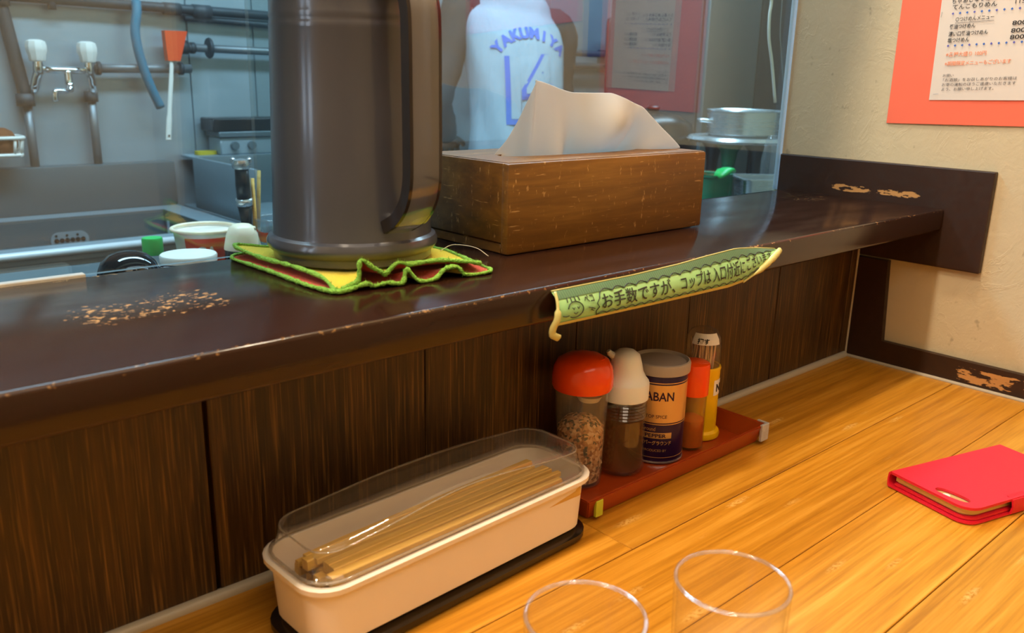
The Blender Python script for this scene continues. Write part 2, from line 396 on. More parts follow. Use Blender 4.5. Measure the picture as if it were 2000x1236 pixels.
def add_lathe(bm, c, prof, seg=40, mat=None, cap=False):
    """prof: list of (r, z); c = (x, y, z0)"""
    rings = []; new = []
    for r, z in prof:
        if r <= 1e-6:
            v = bm.verts.new((c[0], c[1], c[2]+z)); rings.append([v]); new.append(v)
        else:
            rg = [bm.verts.new((c[0]+r*math.cos(2*PI*i/seg), c[1]+r*math.sin(2*PI*i/seg), c[2]+z)) for i in range(seg)]
            rings.append(rg); new += rg
    for a, b in zip(rings, rings[1:]):
        for i in range(seg):
            j = (i+1) % seg
            if len(a) == 1 and len(b) == 1: continue
            if len(a) == 1: bm.faces.new((a[0], b[j], b[i]))
            elif len(b) == 1: bm.faces.new((a[i], a[j], b[0]))
            else: bm.faces.new((a[i], a[j], b[j], b[i]))
    if mat is not None: bmesh.ops.transform(bm, matrix=mat, verts=new)
    return bm
def lathe(c, prof, seg=40, mat=None): return add_lathe(B(), c, prof, seg, mat)
def smooth_path(pts, n=6, closed=False):
    P = [Vector(p) for p in pts]; out = []; L = len(P)
    for i in range(L if closed else L-1):
        a, b, c, d = (P[(i-1) % L] if closed or i else P[0]*2-P[1]), P[i], P[(i+1) % L], (P[(i+2) % L] if closed or i+2 < L else P[-1]*2-P[-2])
        for k in range(n):
            t = k/n; out.append(.5*((2*b)+(c-a)*t+(2*a-5*b+4*c-d)*t*t+(3*b-a-3*c+d)*t**3))
    if not closed: out.append(P[-1].copy())
    return out
def add_loft(bm, rings, caps=True, closed=False):
    R = [[bm.verts.new(p) for p in r] for r in rings]; n = len(R[0])
    pairs = list(zip(R, R[1:]))+([(R[-1], R[0])] if closed else [])
    for a, b in pairs:
        for i in range(n):
            j = (i+1) % n; bm.faces.new((a[i], a[j], b[j], b[i]))
    if caps and not closed:
        bm.faces.new(list(reversed(R[0]))); bm.faces.new(R[-1])
    return bm
def add_tube(bm, pts, r, seg=10, caps=True, closed=False, flat=1.0):
    P = [Vector(p) for p in pts]; rings = []; up = None; L = len(P)
    for i, p in enumerate(P):
        if closed: t = (P[(i+1) % L]-P[i-1]).normalized()
        else: t = ((P[i+1] if i+1 < L else P[i])-(P[i-1] if i else P[i])).normalized()
        if up is None:
            up = Vector((0, 0, 1)) if abs(t.z) < .9 else Vector((0, 1, 0))
        s = t.cross(up).normalized(); up = s.cross(t).normalized()
        if isinstance(r, (list, tuple)):
            q = i/max(1, L-1)*(len(r)-1); k0 = min(int(q), len(r)-2); rr = r[k0]+(r[k0+1]-r[k0])*(q-k0)
        else: rr = r
        rings.append([p+(s*math.cos(2*PI*k/seg)+up*math.sin(2*PI*k/seg)*flat)*rr for k in range(seg)])
    return add_loft(bm, rings, caps, closed)
def tube(pts, r, seg=10, **k): return add_tube(B(), pts, r, seg, **k)
def rrect(w, d, r, n=6):
    out = []
    for cx, cy, a0 in ((w/2-r, d/2-r, 0), (-w/2+r, d/2-r, PI/2), (-w/2+r, -d/2+r, PI), (w/2-r, -d/2+r, 1.5*PI)):
        for i in range(n+1):
            a = a0+PI/2*i/n; out.append((cx+r*math.cos(a), cy+r*math.sin(a)))
    return out
def copy_tree(o, parent=None):
    c = o.copy(); sc.collection.objects.link(c)
    if parent is not None: c.parent = parent
    for ch in list(o.children): copy_tree(ch, c)
    return c
def text_bm(body, size, align='LEFT', bold=0.0, cuts=0):
    cu = bpy.data.curves.new('lettering', 'FONT'); cu.body = body; cu.size = size; cu.align_x = align; cu.resolution_u = 3; cu.offset = bold
    o = bpy.data.objects.new('lettering', cu); sc.collection.objects.link(o)
    dg = bpy.context.evaluated_depsgraph_get(); me = bpy.data.meshes.new_from_object(o.evaluated_get(dg))
    bm = B(); bm.from_mesh(me); bpy.data.meshes.remove(me); bpy.data.objects.remove(o); bpy.data.curves.remove(cu)
    return bm
def text_w(bm):
    xs = [v.co.x for v in bm.verts]; return (min(xs), max(xs)) if xs else (0, 0)
def text(name, body, size, fn, m, parent, align='LEFT', bold=0.0, width=None, subdiv=0):
    """flat lettering bent onto a surface by fn(u, v) -> point"""
    bm = text_bm(body, size, align, bold)
    if not bm.verts: bm.free(); return None
    if subdiv:
        bmesh.ops.subdivide_edges(bm, edges=[e for e in bm.edges if e.calc_length() > subdiv], cuts=2, use_grid_fill=False)
        bmesh.ops.triangulate(bm, faces=bm.faces)
    if width:
        a, b = text_w(bm); k = width/(b-a)
        for v in bm.verts: v.co.x = (v.co.x-a)*k
    for v in bm.verts: v.co = Vector(fn(v.co.x, v.co.y))
    return ob(name, bm, m, parent, keep=True)

H = .2104; HB = .184; SF = -.10; GY = .135
# ------------------------------------------------------------------ setting
wb = struct('wall_back', box((-2.6, .014, -.8), (.0, .05, .186)), M['trim'])
seams = [-2.60]+[-.874-.1757*k for k in range(9, 0, -1)]+[-.874, -.698, -.5275, -.358, -.187, -.015, .006]
for a, b in zip(seams, seams[1:]):
    g0 = .0016 if abs(a+.874) < .001 else .0005; g1 = .0016 if abs(b+.874) < .001 else .0005
    struct('plank', box((a+g0, random.uniform(-.0004, .0004), -.3), (b-g1, .0139, .1835), .0006, 1), M['panel'], wb)
wr = struct('wall_right', box((.008, -2.3, -.8), (.09, GY+.003, 1.7)), M['plaster'])
t1 = struct('trim_1', box((-.001, -.1497, .139), (.0079, .128, .2585), .0012, 2), M['trim'])
bm = B(); ys = [(.012, 0.0), (.012, .136), (-.0408, .136), (-.0470, .0305), (-1.0, .0305), (-1.0, .0)]
add_loft(bm, [[(x, y, z) for y, z in ys] for x in (-.001, .0079)])
t2 = struct('trim_2', bm, M['trim'])
struct('trim_3', tube([(-2.3, -.0005, .001), (-.6, -.001, .001), (-.004, -.001, .001)], .0052, 8), M['caulk'], smooth=60)
struct('trim_4', tube([(-.0025, .0, .0005), (-.0025, -.3, .0005), (-.0025, -.5, .0005)], .0028, 8), M['caulk'], smooth=60)
struct('trim_5', tube([(-.0015, -.0012, .002), (-.0015, -.0012, .18)], .0016, 6), M['caulk'], smooth=60)
struct('floor', box((-2.7, -2.4, -.86), (2.3, 2.1, -.80)), M['floor'])
struct('ceiling', box((-2.7, -2.4, 1.70), (2.3, 2.1, 1.76)), M['ceiling'])
struct('wall_front', box((-2.7, -2.4, -.8), (.09, -2.3, 1.7)), M['plaster'])
struct('wall_left', box((-2.7, -2.4, -.8), (-2.6, 2.1, 1.7)), M['plaster'])
w2 = bpy.data.objects.new('window_2', None); sc.collection.objects.link(w2); w2['kind'] = 'structure'
for a, b in (((-2.5995, -.135, .25), (-2.57, -.107, 1.31)), ((-2.5995, .067, .25), (-2.57, .095, 1.31)), ((-2.5995, -.1065, .25), (-2.57, .0665, .275)), ((-2.5995, -.1065, 1.285), (-2.57, .0665, 1.31))):
    struct('window_frame', box(a, b, .002, 1), M['trim'], w2)
wk = struct('wall_kitchen', box((-2.7, 1.9, -.8), (2.3, 2.0, 1.7)), M['steel'])
struct('wall_kitchen_right', box((2.2, .13, -.8), (2.3, 2.0, 1.7)), M['steel_dark'])
struct('wall_partition', box((.0905, .09, -.8), (2.3, GY+.003, 1.7)), M['plaster'])
struct('wall_header', box((-2.6, -.030, .862), (.008, .2, 1.7)), M['plaster'])
# steel cladding sheets on the kitchen wall
xs = [-1.5, -.62, -.118, .072, .62, 1.25, 2.19]
for a, b in zip(xs, xs[1:]):
    struct('panel', box((a+.0015, 1.894, -.1), (b-.0015, 1.899, 1.2), .001, 1), M['steel'], wk)
# glass between counter and kitchen
win = bpy.data.objects.new('window_1', None); sc.collection.objects.link(win); win['kind'] = 'structure'
sx = -.766
struct('pane', box((sx, GY-.003, H-.004), (.0028, GY+.003, .86)), M['window_glass'], win)
struct('pane', box((-2.6, GY+.0045, H-.004), (sx+.03, GY+.0095, .86)), M['window_glass'], win)
struct('pane_edge', box((.0030, GY-.0045, H-.002), (.0078, GY+.0025, .86), .0005, 1), M['edge_glow'], win)
struct('track', box((-2.6, .119, H-.012), (-.905, .126, H+.0015), .0006, 1), M['white'], win)  # white colour stands in for the light reflected along the track

# ------------------------------------------------------------------ bamboo counter
tb = thing('counter_table', 'long bamboo counter table with plank seams under the dark shelf', 'table', (-1.3, -.25, -.75))
ob('frame', box((-2.55, -.50, -.035), (-.002, -.002, -.0125)), M['trim'], tb)
for lx in (-2.45, -1.3, -.12):
    ob('leg', box((lx-.03, -.46, -.80), (lx+.03, -.40, -.0355), .003, 1), M['trim'], tb)
rows = [(-.002, -.143, [-.604, -1.6]), (-.143, -.231, [-1.25, -2.1]), (-.231, -.320, [-.95, -1.9]), (-.320, -.408, [-1.4, -2.2]), (-.408, -.502, [-.8, -1.7])]
for y1, y0, br in rows:
    cut = [-.002]+br+[-2.56]
    for b, a in zip(cut, cut[1:]):
        ob('plank', box((a+.00025, y0+.0004, -.012), (b-.00025, y1-.0004, random.uniform(-.0003, 0)), .0005, 1), M['bamboo'], tb)

# ------------------------------------------------------------------ serving shelf
bm = box((-2.6, SF, HB), (-.0012, .118, H), .0028, 3)
tag(ob('serving_shelf', bm, M['shelf'], None, 40), 'long dark brown varnished serving shelf with chipped edges above the bamboo counter', 'shelf')

# ------------------------------------------------------------------ menu poster on the right wall
X0 = .0078
po = thing('menu_poster', 'orange card with white printed noodle menu sheet pinned on the cream wall', 'poster', (X0, -.11, .40))
S0 = [(-.0091, .62), (-.0109, .3067), (-.205, .3118), (-.205, .62)]
bm = B(); n_ = 14
def sheet(x_out, pts, bow, thick=.0004, nu=10, nv=10):
    """paper sheet on the wall, pts = TL, BL, BR, TR in (y, z)"""
    bm = B(); g = []
    for i in range(nu+1):
        row = []
        for j in range(nv+1):
            s, t = i/nu, j/nv
            a = Vector(pts[0]).lerp(Vector(pts[3]), s); b = Vector(pts[1]).lerp(Vector(pts[2]), s); p = b.lerp(a, t)
            row.append((x_out-bow*math.sin(PI*s)*(.4+.6*math.sin(5*t+1)**2)*(1-.3*t), p.x, p.y))
        g.append(row)
    F = [[bm.verts.new(p) for p in r] for r in g]; K = [[bm.verts.new((p[0]+thick, p[1], p[2])) for p in r] for r in g]
    for i in range(nu):
        for j in range(nv):
            bm.faces.new((F[i][j], F[i+1][j], F[i+1][j+1], F[i][j+1])); bm.faces.new((K[i][j], K[i][j+1], K[i+1][j+1], K[i+1][j]))
    rim = [(i, 0) for i in range(nu)]+[(nu, j) for j in range(nv)]+[(i, nv) for i in range(nu, 0, -1)]+[(0, j) for j in range(nv, 0, -1)]
    for (i, j), (k, l) in zip(rim, rim[1:]+rim[:1]): bm.faces.new((F[i][j], K[i][j], K[k][l], F[k][l]))
    return bm
ob('backing_card', sheet(X0-.0012, S0, .0008), M['poster'], po, 40)
ob('menu_sheet', sheet(X0-.0024, [(-.0545, .60), (-.0596, .3363), (-.188, .3398), (-.188, .60)], .0008), M['paper'], po, 40)
XT = X0-.0040
TS = math.sin(math.radians(2.6)); TC = math.cos(math.radians(2.6))
def wl(y0, z0, k=TS, sl=.0): return lambda u, v: (XT, y0-(u*TC)+v*sl, z0+u*k+v)
def mt(body, y0, z0, y1, size, m='ink', bold=.0, name='menu_text'):
    text(name, body, size, wl(y0, z0), M[m], po, bold=bold, width=abs(y1-y0))
mt('ちゃあしゅうめん', -.0700, .4450, -.1180, .0060, bold=.00008)
mt('1150', -.1370, .4495, -.1510, .0060)
mt('てんこもりめん', -.0715, .4385, -.1195, .0060, bold=.00008)
mt('1150', -.1380, .4420, -.1520, .0060)
mt('○つけめんメニュー', -.0770, .4250, -.1185, .0058, bold=.00004)
ob('menu_line', box((XT, -.1190, .4240), (XT+.0002, -.0770, .4244), 0, 1, Matrix.Translation((0, -.0980, .4242)) @ Matrix.Rotation(-math.radians(2.6), 4, 'X') @ Matrix.Translation((0, .0980, -.4242))), M['ink_soft'], po)
mt('醤油つけめん', -.0715, .4170, -.0998, .0056, bold=.00008); mt('800', -.1385, .4195, -.1530, .0062, bold=.0001)
mt('濃い口醤油つけめん', -.0715, .4090, -.1145, .0056, bold=.00008); mt('800', -.1385, .4115, -.1530, .0062, bold=.0001)
mt('塩つけめん', -.0715, .4020, -.0955, .0056, bold=.00008); mt('800', -.1385, .4045, -.1530, .0062, bold=.0001)
for z0, z1 in ((.4336, .4371), (.3979, .4013)):
    for i in range(11):
        f = i/10; y = -.0730-.0785*f; z = z0+(z1-z0)*f+.0002; d = .00145
        bm = B(); q = [bm.verts.new((XT, y+a, z+b)) for a, b in ((-d, 0), (0, -d), (d, 0), (0, d))]; bm.faces.new(q)
        ob('diamond', bm, M['ink_blue' if i % 3 else 'ink_purple'], po)
mt('※各種大盛り 100円', -.0720, .3862, -.1165, .0054, 'ink_orange', .00008)
mt('※期間限定メニューもございます', -.0722, .3760, -.1440, .0054, 'ink_orange', .00008)
mt('お願い', -.0722, .3632, -.0842, .0038, 'ink_soft')
mt('「お酒類」をお召しあがりのお客様は', -.0732, .3580, -.1530, .0040, 'ink_soft')
mt('お車の運転のほうご遠慮いただきます', -.0727, .3527, -.1527, .0040, 'ink_soft')
mt('よう、お願い申し上げます。', -.0727, .3474, -.1305, .0040, 'ink_soft')
for y, z, a in ((-.0640, .3430, .1), (-.0600, .4300, 1.5)):
    ob('staple', tube([(XT, y, z), (XT, y-.006*math.cos(a), z+.006*math.sin(a))], .0002, 5), M['steel_dark'], po)
# posters further along that wall (seen mirrored in the glass)
tag(ob('wall_banner', sheet(X0-.0012, [(-.207, .80), (-.207, .388), (-.247, .388), (-.247, .80)], .0004), M['banner'], None, 40), 'narrow blue paper strip on the wall beside the orange menu', 'banner')
tag(ob('wall_notice', sheet(X0-.0012, [(-.262, .80), (-.262, .445), (-.56, .43), (-.56, .80)], .0006), M['pink'], None, 40), 'wide pink notice on the wall past the blue strip', 'poster')

# ------------------------------------------------------------------ water pitcher
PC = Vector((-.7267, .0540)); pz = H+.0048
pit = thing('water_pitcher', 'smoky brown plastic water pitcher standing on the yellow cloth', 'pitcher', (PC.x, PC.y, pz))
c3 = (PC.x, PC.y, 0)
prof = [(0, pz+.002), (.052, pz+.002), (.056, pz), (.0602, pz+.002), (.0606, .2222), (.0632, .2240), (.0652, .2270), (.0652, .2300), (.0636, .2335), (.0606, .2352), (.0601, .2390), (.0595, .2553), (.0573, .33), (.0557, .3815),
        (.0561, .3835), (.0556, .3855), (.0552, .3885), (.0558, .3905), (.0553, .3925), (.0551, .40), (.0540, .452), (.0552, .4545), (.0552, .459), (.0530, .459), (.0520, .452), (.0532, .39), (.0555, .31), (.0578, .24), (.056, .225), (0, .225)]
ob('body', lathe(c3, prof, 72), M['pitcher'], pit, 35)
ob('lid', lathe(c3, [(.0518, .452), (.0518, .4595), (.0556, .4600), (.0556, .4650), (.050, .4685), (.02, .4700), (0, .4700)], 48), M['pitcher'], pit, 35)
hd = Vector((.017, -1, 0)).normalized(); hs_ = Vector((1, .017, 0)).normalized()
path = smooth_path([(.0530, .412), (.0700, .4155), (.0850, .4105), (.0930, .3970), (.0950, .380), (.0952, .34), (.0955, .300), (.0945, .2790), (.0885, .2620), (.0760, .2490), (.0610, .2410)], 6)
def strap(path, wtop, wbot, dep, th):
    bm = B(); rings = []; L = len(path)
    for i, p in enumerate(path):
        t = (Vector(path[min(i+1, L-1)])-Vector(path[max(i-1, 0)])).normalized(); nn = Vector((-t[1], t[0])) # outward normal in (R,z)
        if nn.x < -.2 or (abs(nn.x) < .2 and nn.y < 0 and i < 4): nn = -nn
        nn = Vector((-t[1], t[0])) if False else nn
        f = i/(L-1); w = wtop+(wbot-wtop)*f
        k = 1-.55*max(0, (f-.86)/.14)
        q = [(-w/2, -dep*k), (-w/2, -.0015), (-w/2+.0015, 0), (w/2-.0015, 0), (w/2, -.0015), (w/2, -dep*k), (w/2-th, -dep*k), (w/2-th, -th), (-w/2+th, -th), (-w/2+th, -dep*k)]
        ring = []
        for a, d in q:
            R = p[0]+nn.x*d; z = p[1]+nn.y*d; o = Vector((PC.x, PC.y, 0))+hd*R+hs_*a; ring.append((o.x, o.y, z))
        rings.append(ring)
    return add_loft(bm, rings)
P2 = [(p.x, p.y) for p in smooth_path([(a, b, 0) for a, b in [(.0550, .4120), (.0720, .4150), (.0860, .4100), (.0930, .3980), (.0950, .380), (.0953, .34), (.0955, .300), (.0945, .2790), (.0890, .2630), (.0775, .2500), (.0620, .2415)]], 6)]
def strap2(path, wtop, wbot, dep, th):
    bm = B(); rings = []; L = len(path)
    for i, p in enumerate(path):
        a0, a1 = path[max(i-1, 0)], path[min(i+1, L-1)]; t = Vector((a1[0]-a0[0], a1[1]-a0[1])).normalized()
        nn = Vector((-t.y, t.x))       # walking down the strap, this points away from the body
        f = i/(L-1); w = wtop+(wbot-wtop)*f
        q = [(-w/2, -dep), (-w/2, -.0015), (-w/2+.0015, 0), (w/2-.0015, 0), (w/2, -.0015), (w/2, -dep), (w/2-th, -dep), (w/2-th, -th), (-w/2+th, -th), (-w/2+th, -dep)]
        rings.append([tuple(Vector((PC.x, PC.y, p[1]+nn.y*d))+hd*(p[0]+nn.x*d)+hs_*a) for a, d in q])
    return add_loft(bm, rings)
def strap_piece(prof):
    bm = B(); rings = []; L = len(P2)
    for i, p in enumerate(P2):
        a0, a1 = P2[max(i-1, 0)], P2[min(i+1, L-1)]; t = Vector((a1[0]-a0[0], a1[1]-a0[1])).normalized(); nn = Vector((-t.y, t.x))
        rings.append([tuple(Vector((PC.x, PC.y, p[1]+nn.y*d))+hd*(p[0]+nn.x*d)+hs_*a) for a, d in prof])
    return add_loft(bm, rings)
hw_ = .0126
hdl = ob('handle', strap_piece([(-hw_+.0016, -.0022), (-hw_+.0016, -.0004), (-hw_+.004, 0), (hw_-.004, 0), (hw_-.0016, -.0004), (hw_-.0016, -.0022)]), M['handle_smoke'], pit, 35)
for s in (-1, 1):
    a, b = s*(hw_+.0009), s*(hw_-.0015)
    ob('flange', strap_piece([(a, -.0096), (a, -.0006), (b, -.0002), (b, -.0096)]), M['handle_rib'], hdl, 35, 'dark glossy handle flange')

# ------------------------------------------------------------------ folded cloth
cl = thing('dish_cloth', 'folded yellow and red microfiber cloth with green hem under the pitcher', 'cloth', (PC.x, PC.y, H))
zc0 = H+.0011
Lt = [(-.796, .1165, .2205), (-.794, .078, .2172), (-.793, .029, .2190), (-.791, -.010, .2178)]
Ft = [(-.7919, -.0300, .2128), (-.7835, -.0308, .2145), (-.7756, -.0317, .2180), (-.7737, -.0320, .2310), (-.7645, -.0331, .2250), (-.7570, -.0345, .2205), (-.7530, -.0310, .2190), (-.7456, -.0345, .2262), (-.7353, -.0360, .2245), (-.7099, -.0380, .2245), (-.6805, -.0420, .2195)]
Rt_ = [(-.672, -.028, .2160), (-.662, .004, .2150), (-.655, .040, .2140), (-.668, .095, .2140), (-.715, .1165, .2135), (-.760, .1175, .2145)]
Lb = [(-.799, .1160, .2118), (-.8005, .075, .2120), (-.7995, .0462, .2122), (-.799, .0137, .2120), (-.7985, -.010, .2122)]
Fb = [(-.7935, -.0325, .2124), (-.7830, -.0330, .2126), (-.7717, -.0345, .2150), (-.7647, -.0350, .2128), (-.7558, -.0370, .2140), (-.7445, -.0385, .2128), (-.7405, -.0380, .2215), (-.7314, -.0400, .2126), (-.7183, -.0410, .2126), (-.7099, -.0415, .2185), (-.6997, -.0425, .2188), (-.6919, -.0440, .2124), (-.6700, -.0450, .2124)]
Rb = [(-.664, -.028, .2124), (-.657, .004, .2124), (-.650, .042, .2124), (-.664, .097, .2124), (-.715, .1172, .2122), (-.765, .1180, .2122)]
def sheet_fan(border, zin, m, name):
    bd = smooth_path(border, 6, True); bm = B()
    rings = []
    for k, f in enumerate((0, .25, .5, .75, 1.0)):
        rg = []
        for p in bd:
            d = Vector((PC.x-p.x, PC.y-p.y, 0)); dl = d.length
            q = Vector((p.x, p.y, 0))+d.normalized()*max(0, dl-.058)*f
            e = (1-f)**1.4
            q.z = p.z*e+zin*(1-e); rg.append(bm.verts.new(q))
        rings.append(rg)
    c = bm.verts.new((PC.x, PC.y, zin))
    n = len(bd)
    for a, b in zip(rings, rings[1:]):
        for i in range(n):
            j = (i+1) % n; bm.faces.new((a[i], a[j], b[j], b[i]))
    for i in range(n): bm.faces.new((rings[-1][i], rings[-1][(i+1) % n], c))
    bm.normal_update()
    if sum(f.normal.z*f.calc_area() for f in bm.faces) < 0: bmesh.ops.reverse_faces(bm, faces=bm.faces)
    o = ob(name, bm, m, cl, 0, keep=True)
    sm = o.modifiers.new('nap', 'SUBSURF'); sm.levels = sm.render_levels = 1
    hb = B(); rr = [.0011+random.uniform(0, .0010) for _ in bd]
    add_tube(hb, [(p.x, p.y, p.z+.0002) for p in bd], rr, 7, closed=True)
    for _ in range(1500):
        p = random.choice(bd); d = Vector((random.gauss(0, 1), random.gauss(0, 1), random.gauss(.4, 1))).normalized(); l = random.uniform(.0016, .0032)
        q = Vector(p)+Vector((random.uniform(-1, 1), random.uniform(-1, 1), random.uniform(-.5, 1)))*.0012; sd_ = d.cross(Vector((.3, .5, .8))).normalized()*.00022
        hb.faces.new((hb.verts.new(q-sd_), hb.verts.new(q+sd_), hb.verts.new(q+d*l)))
    ob('hem', hb, M['hem'], o, 0, 'lime green stitched hem')
sheet_fan(Lb+Fb+Rb, zc0+.0002, M['cloth_bot'], 'lower_layer')
sheet_fan(Lt+Ft+Rt_, zc0+.0028, M['cloth_top'], 'upper_layer')
ob('loose_thread', tube(smooth_path([(-.662, .028, .2150), (-.650, .026, .2190), (-.640, .010, .2180), (-.636, -.002, .2125)], 6), .0003, 5), M['cream'], cl, 0)

# ------------------------------------------------------------------ tissue box cover and tissue
BX0, BX1, BY0, BY1, BZ1 = -.6186, -.3568, -.0045, .1145, .2858
tbx = thing('tissue_box_cover', 'worn brown wooden tissue box cover on the shelf beside the pitcher', 'tissue box', ((BX0+BX1)/2, .055, H))
th = .009
bm = B()
add_box(bm, (BX0, BY0, H+.0005), (BX1, BY0+th, BZ1-.0005), .0022, 2)
ob('front_panel', bm, M['boxwood'], tbx, 40)
ob('rear_panel', box((BX0, BY1-th, H+.0005), (BX1, BY1, BZ1-.0005), .0022, 2), M['boxwood'], tbx, 40)
ob('side_panel', box((BX0+.0004, BY0+th*.4, H+.0095), (BX0+th, BY1-.002, BZ1-.0005), .0012, 2), M['boxwood'], tbx, 40)
ob('side_panel', box((BX1-th, BY0+th*.4, H+.0095), (BX1-.0004, BY1-.002, BZ1-.0005), .0012, 2), M['boxwood'], tbx, 40)
# top with a long oval slot
bm = B(); cx, cy = (BX0+BX1)/2-.005, .050; N_ = 64
def outer(a):
    c, s = math.cos(a), math.sin(a); hx, hy = (BX1-BX0)/2-.0025, (BY1-BY0)/2-.0025
    k = min(hx/abs(c) if abs(c) > 1e-6 else 9, hy/abs(s) if abs(s) > 1e-6 else 9); return ((BX0+BX1)/2+c*k, (BY0+BY1)/2+s*k)
angs = sorted([2*PI*i/N_ for i in range(N_)]+[math.atan2(sy*((BY1-BY0)/2-.0025), sx_*((BX1-BX0)/2-.0025)) % (2*PI) for sx_ in (-1, 1) for sy in (-1, 1)])
rings = []
for z in (BZ1-.008, BZ1): rings.append([(outer(a)[0], outer(a)[1], z) for a in angs])
for z in (BZ1, BZ1-.008):
    rings.append([(cx+.088*math.copysign(abs(math.cos(a))**.8, math.cos(a)), cy+.017*math.copysign(abs(math.sin(a))**.8, math.sin(a)), z) for a in angs])
add_loft(bm, rings, closed=True); ob('top_panel', bm, M['boxwood'], tbx, 40)
ob('base_board', box((BX0+.0015, BY0+.0095, H+.0003), (BX1-.0015, BY1-.0095, H+.009), .001, 1), M['boxwood'], tbx, 40)
# tissue: an S-bent sheet pulled out of the slot
prof = [(-.5771, .2850), (-.5655, .2984), (-.5570, .3157), (-.5529, .3373), (-.5510, .3511), (-.5368, .3491), (-.5112, .3433), (-.4912, .3396), (-.4700, .3398), (-.4532, .3400), (-.4309, .3344), (-.4076, .3267), (-.3859, .3055), (-.3633, .2868)]
def prof_z(x):
    for (a, za), (b, zb) in zip(prof, prof[1:]):
        if a <= x <= b: return za+(zb-za)*(x-a)/(b-a)
    return prof[0][1] if x < prof[0][0] else prof[-1][1]
def tissue():
    bm = B(); g = []; nu, nv = 66, 22
    for i in range(nu+1):
        s = i/nu; col = []
        xt = -.5771+(.2138)*s
        xb = -.5700+(.1720)*s
        zt = prof_z(xt)
        for j in range(nv+1):
            t = j/nv
            x = xb+(xt-xb)*(t**1.2)
            z = .2790+(zt-.2790)*t
            fold = .0065*math.sin(s*17+1.2*t)*(1-.55*t)+.004*math.sin(s*31+.5)*(1-t)
            crease = -.014*math.exp(-((s-.125)/.018)**2)*t       # upright corner
            belly = -.024*math.exp(-((s-.60)/.16)**2)*math.sin(PI*min(1, t*.95))   # the right half bulges towards the viewer
            hood = -.026*max(0, (s-.45)/.55)**1.2*t
            back = .010*max(0, (.125-s)/.125)*t
            y = .050+fold+crease+belly+hood+back
            col.append(bm.verts.new((x, y, z)))
        g.append(col)
    for i in range(nu):
        for j in range(nv): bm.faces.new((g[i][j], g[i+1][j], g[i+1][j+1], g[i][j+1]))
    return bm
ts = ob('tissue', tissue(), M['tissue'], None, 0)
md = ts.modifiers.new('thickness', 'SOLIDIFY'); md.thickness = .0004
md = ts.modifiers.new('soft', 'SUBSURF'); md.levels = md.render_levels = 1
tag(ts, 'white tissue pulled up out of the slot of the wooden box', 'tissue')

# ------------------------------------------------------------------ green paper sign on the shelf edge
sg = thing('paper_sign', 'taped green handwritten paper sign on the front edge of the shelf', 'sign', (-.52, SF, .195))
def lerp_tab(tab, u):
    for (a, x), (b, y) in zip(tab, tab[1:]):
        if u <= b: return x+(y-x)*(u-a)/(b-a)
    return tab[-1][1]
TOPZ = [(0, .2068), (.3, .2066), (.5, .2080), (.62, .2100), (.78, .2118), (.9, .2085), (1, .2045)]
BOTZ = [(0, .1828), (.4, .1812), (.72, .1806), (.80, .1822), (.9, .1905), (1, .2020)]
def sgn(u, v, off=0.0):
    zb, zt = lerp_tab(BOTZ, u), lerp_tab(TOPZ, u)
    x = -.661+.288*u+.001*math.sin(v*3)
    y = SF-.0030-.0085*math.sin(PI*(.15+.8*v))*(1-.5*max(0, (u-.75)/.25))+.004*v-off
    return (x, y, zb+(zt-zb)*v)
def sgrid(u0, u1, v0, v1, off, nu=40, nv=8, th=.0004):
    bm = B(); F = []; K = []
    for i in range(nu+1):
        u = u0+(u1-u0)*i/nu
        F.append([bm.verts.new(sgn(u, v0+(v1-v0)*j/nv, off)) for j in range(nv+1)]); K.append([bm.verts.new(sgn(u, v0+(v1-v0)*j/nv, off-th)) for j in range(nv+1)])
    for i in range(nu):
        for j in range(nv):
            bm.faces.new((F[i][j], F[i+1][j], F[i+1][j+1], F[i][j+1])); bm.faces.new((K[i][j], K[i][j+1], K[i+1][j+1], K[i+1][j]))
    rim = [(i, 0) for i in range(nu)]+[(nu, j) for j in range(nv)]+[(i, nv) for i in range(nu, 0, -1)]+[(0, j) for j in range(nv, 0, -1)]
    for (i, j), (k, l) in zip(rim, rim[1:]+rim[:1]): bm.faces.new((F[i][j], K[i][j], K[k][l], F[k][l]))
    return bm
ob('sign_sheet', sgrid(0, 1, 0, 1, 0), M['sign'], sg, 40)
ob('dark_band', sgrid(.004, .985, .78, .985, .0008), M['signband'], sg, 40, 'ribbed dark green band along the top edge')
ob('tape_border', sgrid(.0, .80, .0, .10, .0008), M['tape_clear'], sg, 40, 'yellowed tape along the lower edge')
ob('tape_border', tube([sgn(i/30, 1.0, .0003) for i in range(31)], .0006, 6), M['tape_clear'], sg, 0)
ob('tape_end', tube(smooth_path([(-.6605, SF-.004, .2068), (-.6625, SF-.009, .200), (-.6650, SF-.012, .190), (-.6670, SF-.010, .1825), (-.6660, SF-.009, .1775), (-.6610, SF-.010, .1745)], 5), [.0012]*8+[.0026]*12+[.0030]*6, 8, flat=.6), M['tape_clear'], sg, 0, 'curled yellowed tape end')
ob('tape_end', tube(smooth_path([sgn(.80, .0, .001), sgn(.87, .05, .002), sgn(.93, .2, .002), sgn(.985, .5, .001), (-.3690, SF-.003, .2046)], 5), [.0010]*4+[.0022, .0030, .0026, .0034, .0028, .0036, .0030, .0034, .0026, .0030, .0022, .0018, .0008], 7), M['tape_clear'], sg, 0, 'crumpled yellowed tape end')
SL = .288
def on_sign(u0, v0, off=.0007, tilt=0):
    return lambda a, b: sgn(min(.995, u0+a/SL), v0+(b+tilt*a)/.0262, off)
text('sign_text', 'お手数ですが、', .0128, on_sign(.150, .30), M['ink_sign'], sg, bold=.0001, width=.086, subdiv=.004)
text('sign_text', 'コップは', .0120, on_sign(.475, .32), M['ink_sign'], sg, bold=.0001, width=.040, subdiv=.004)
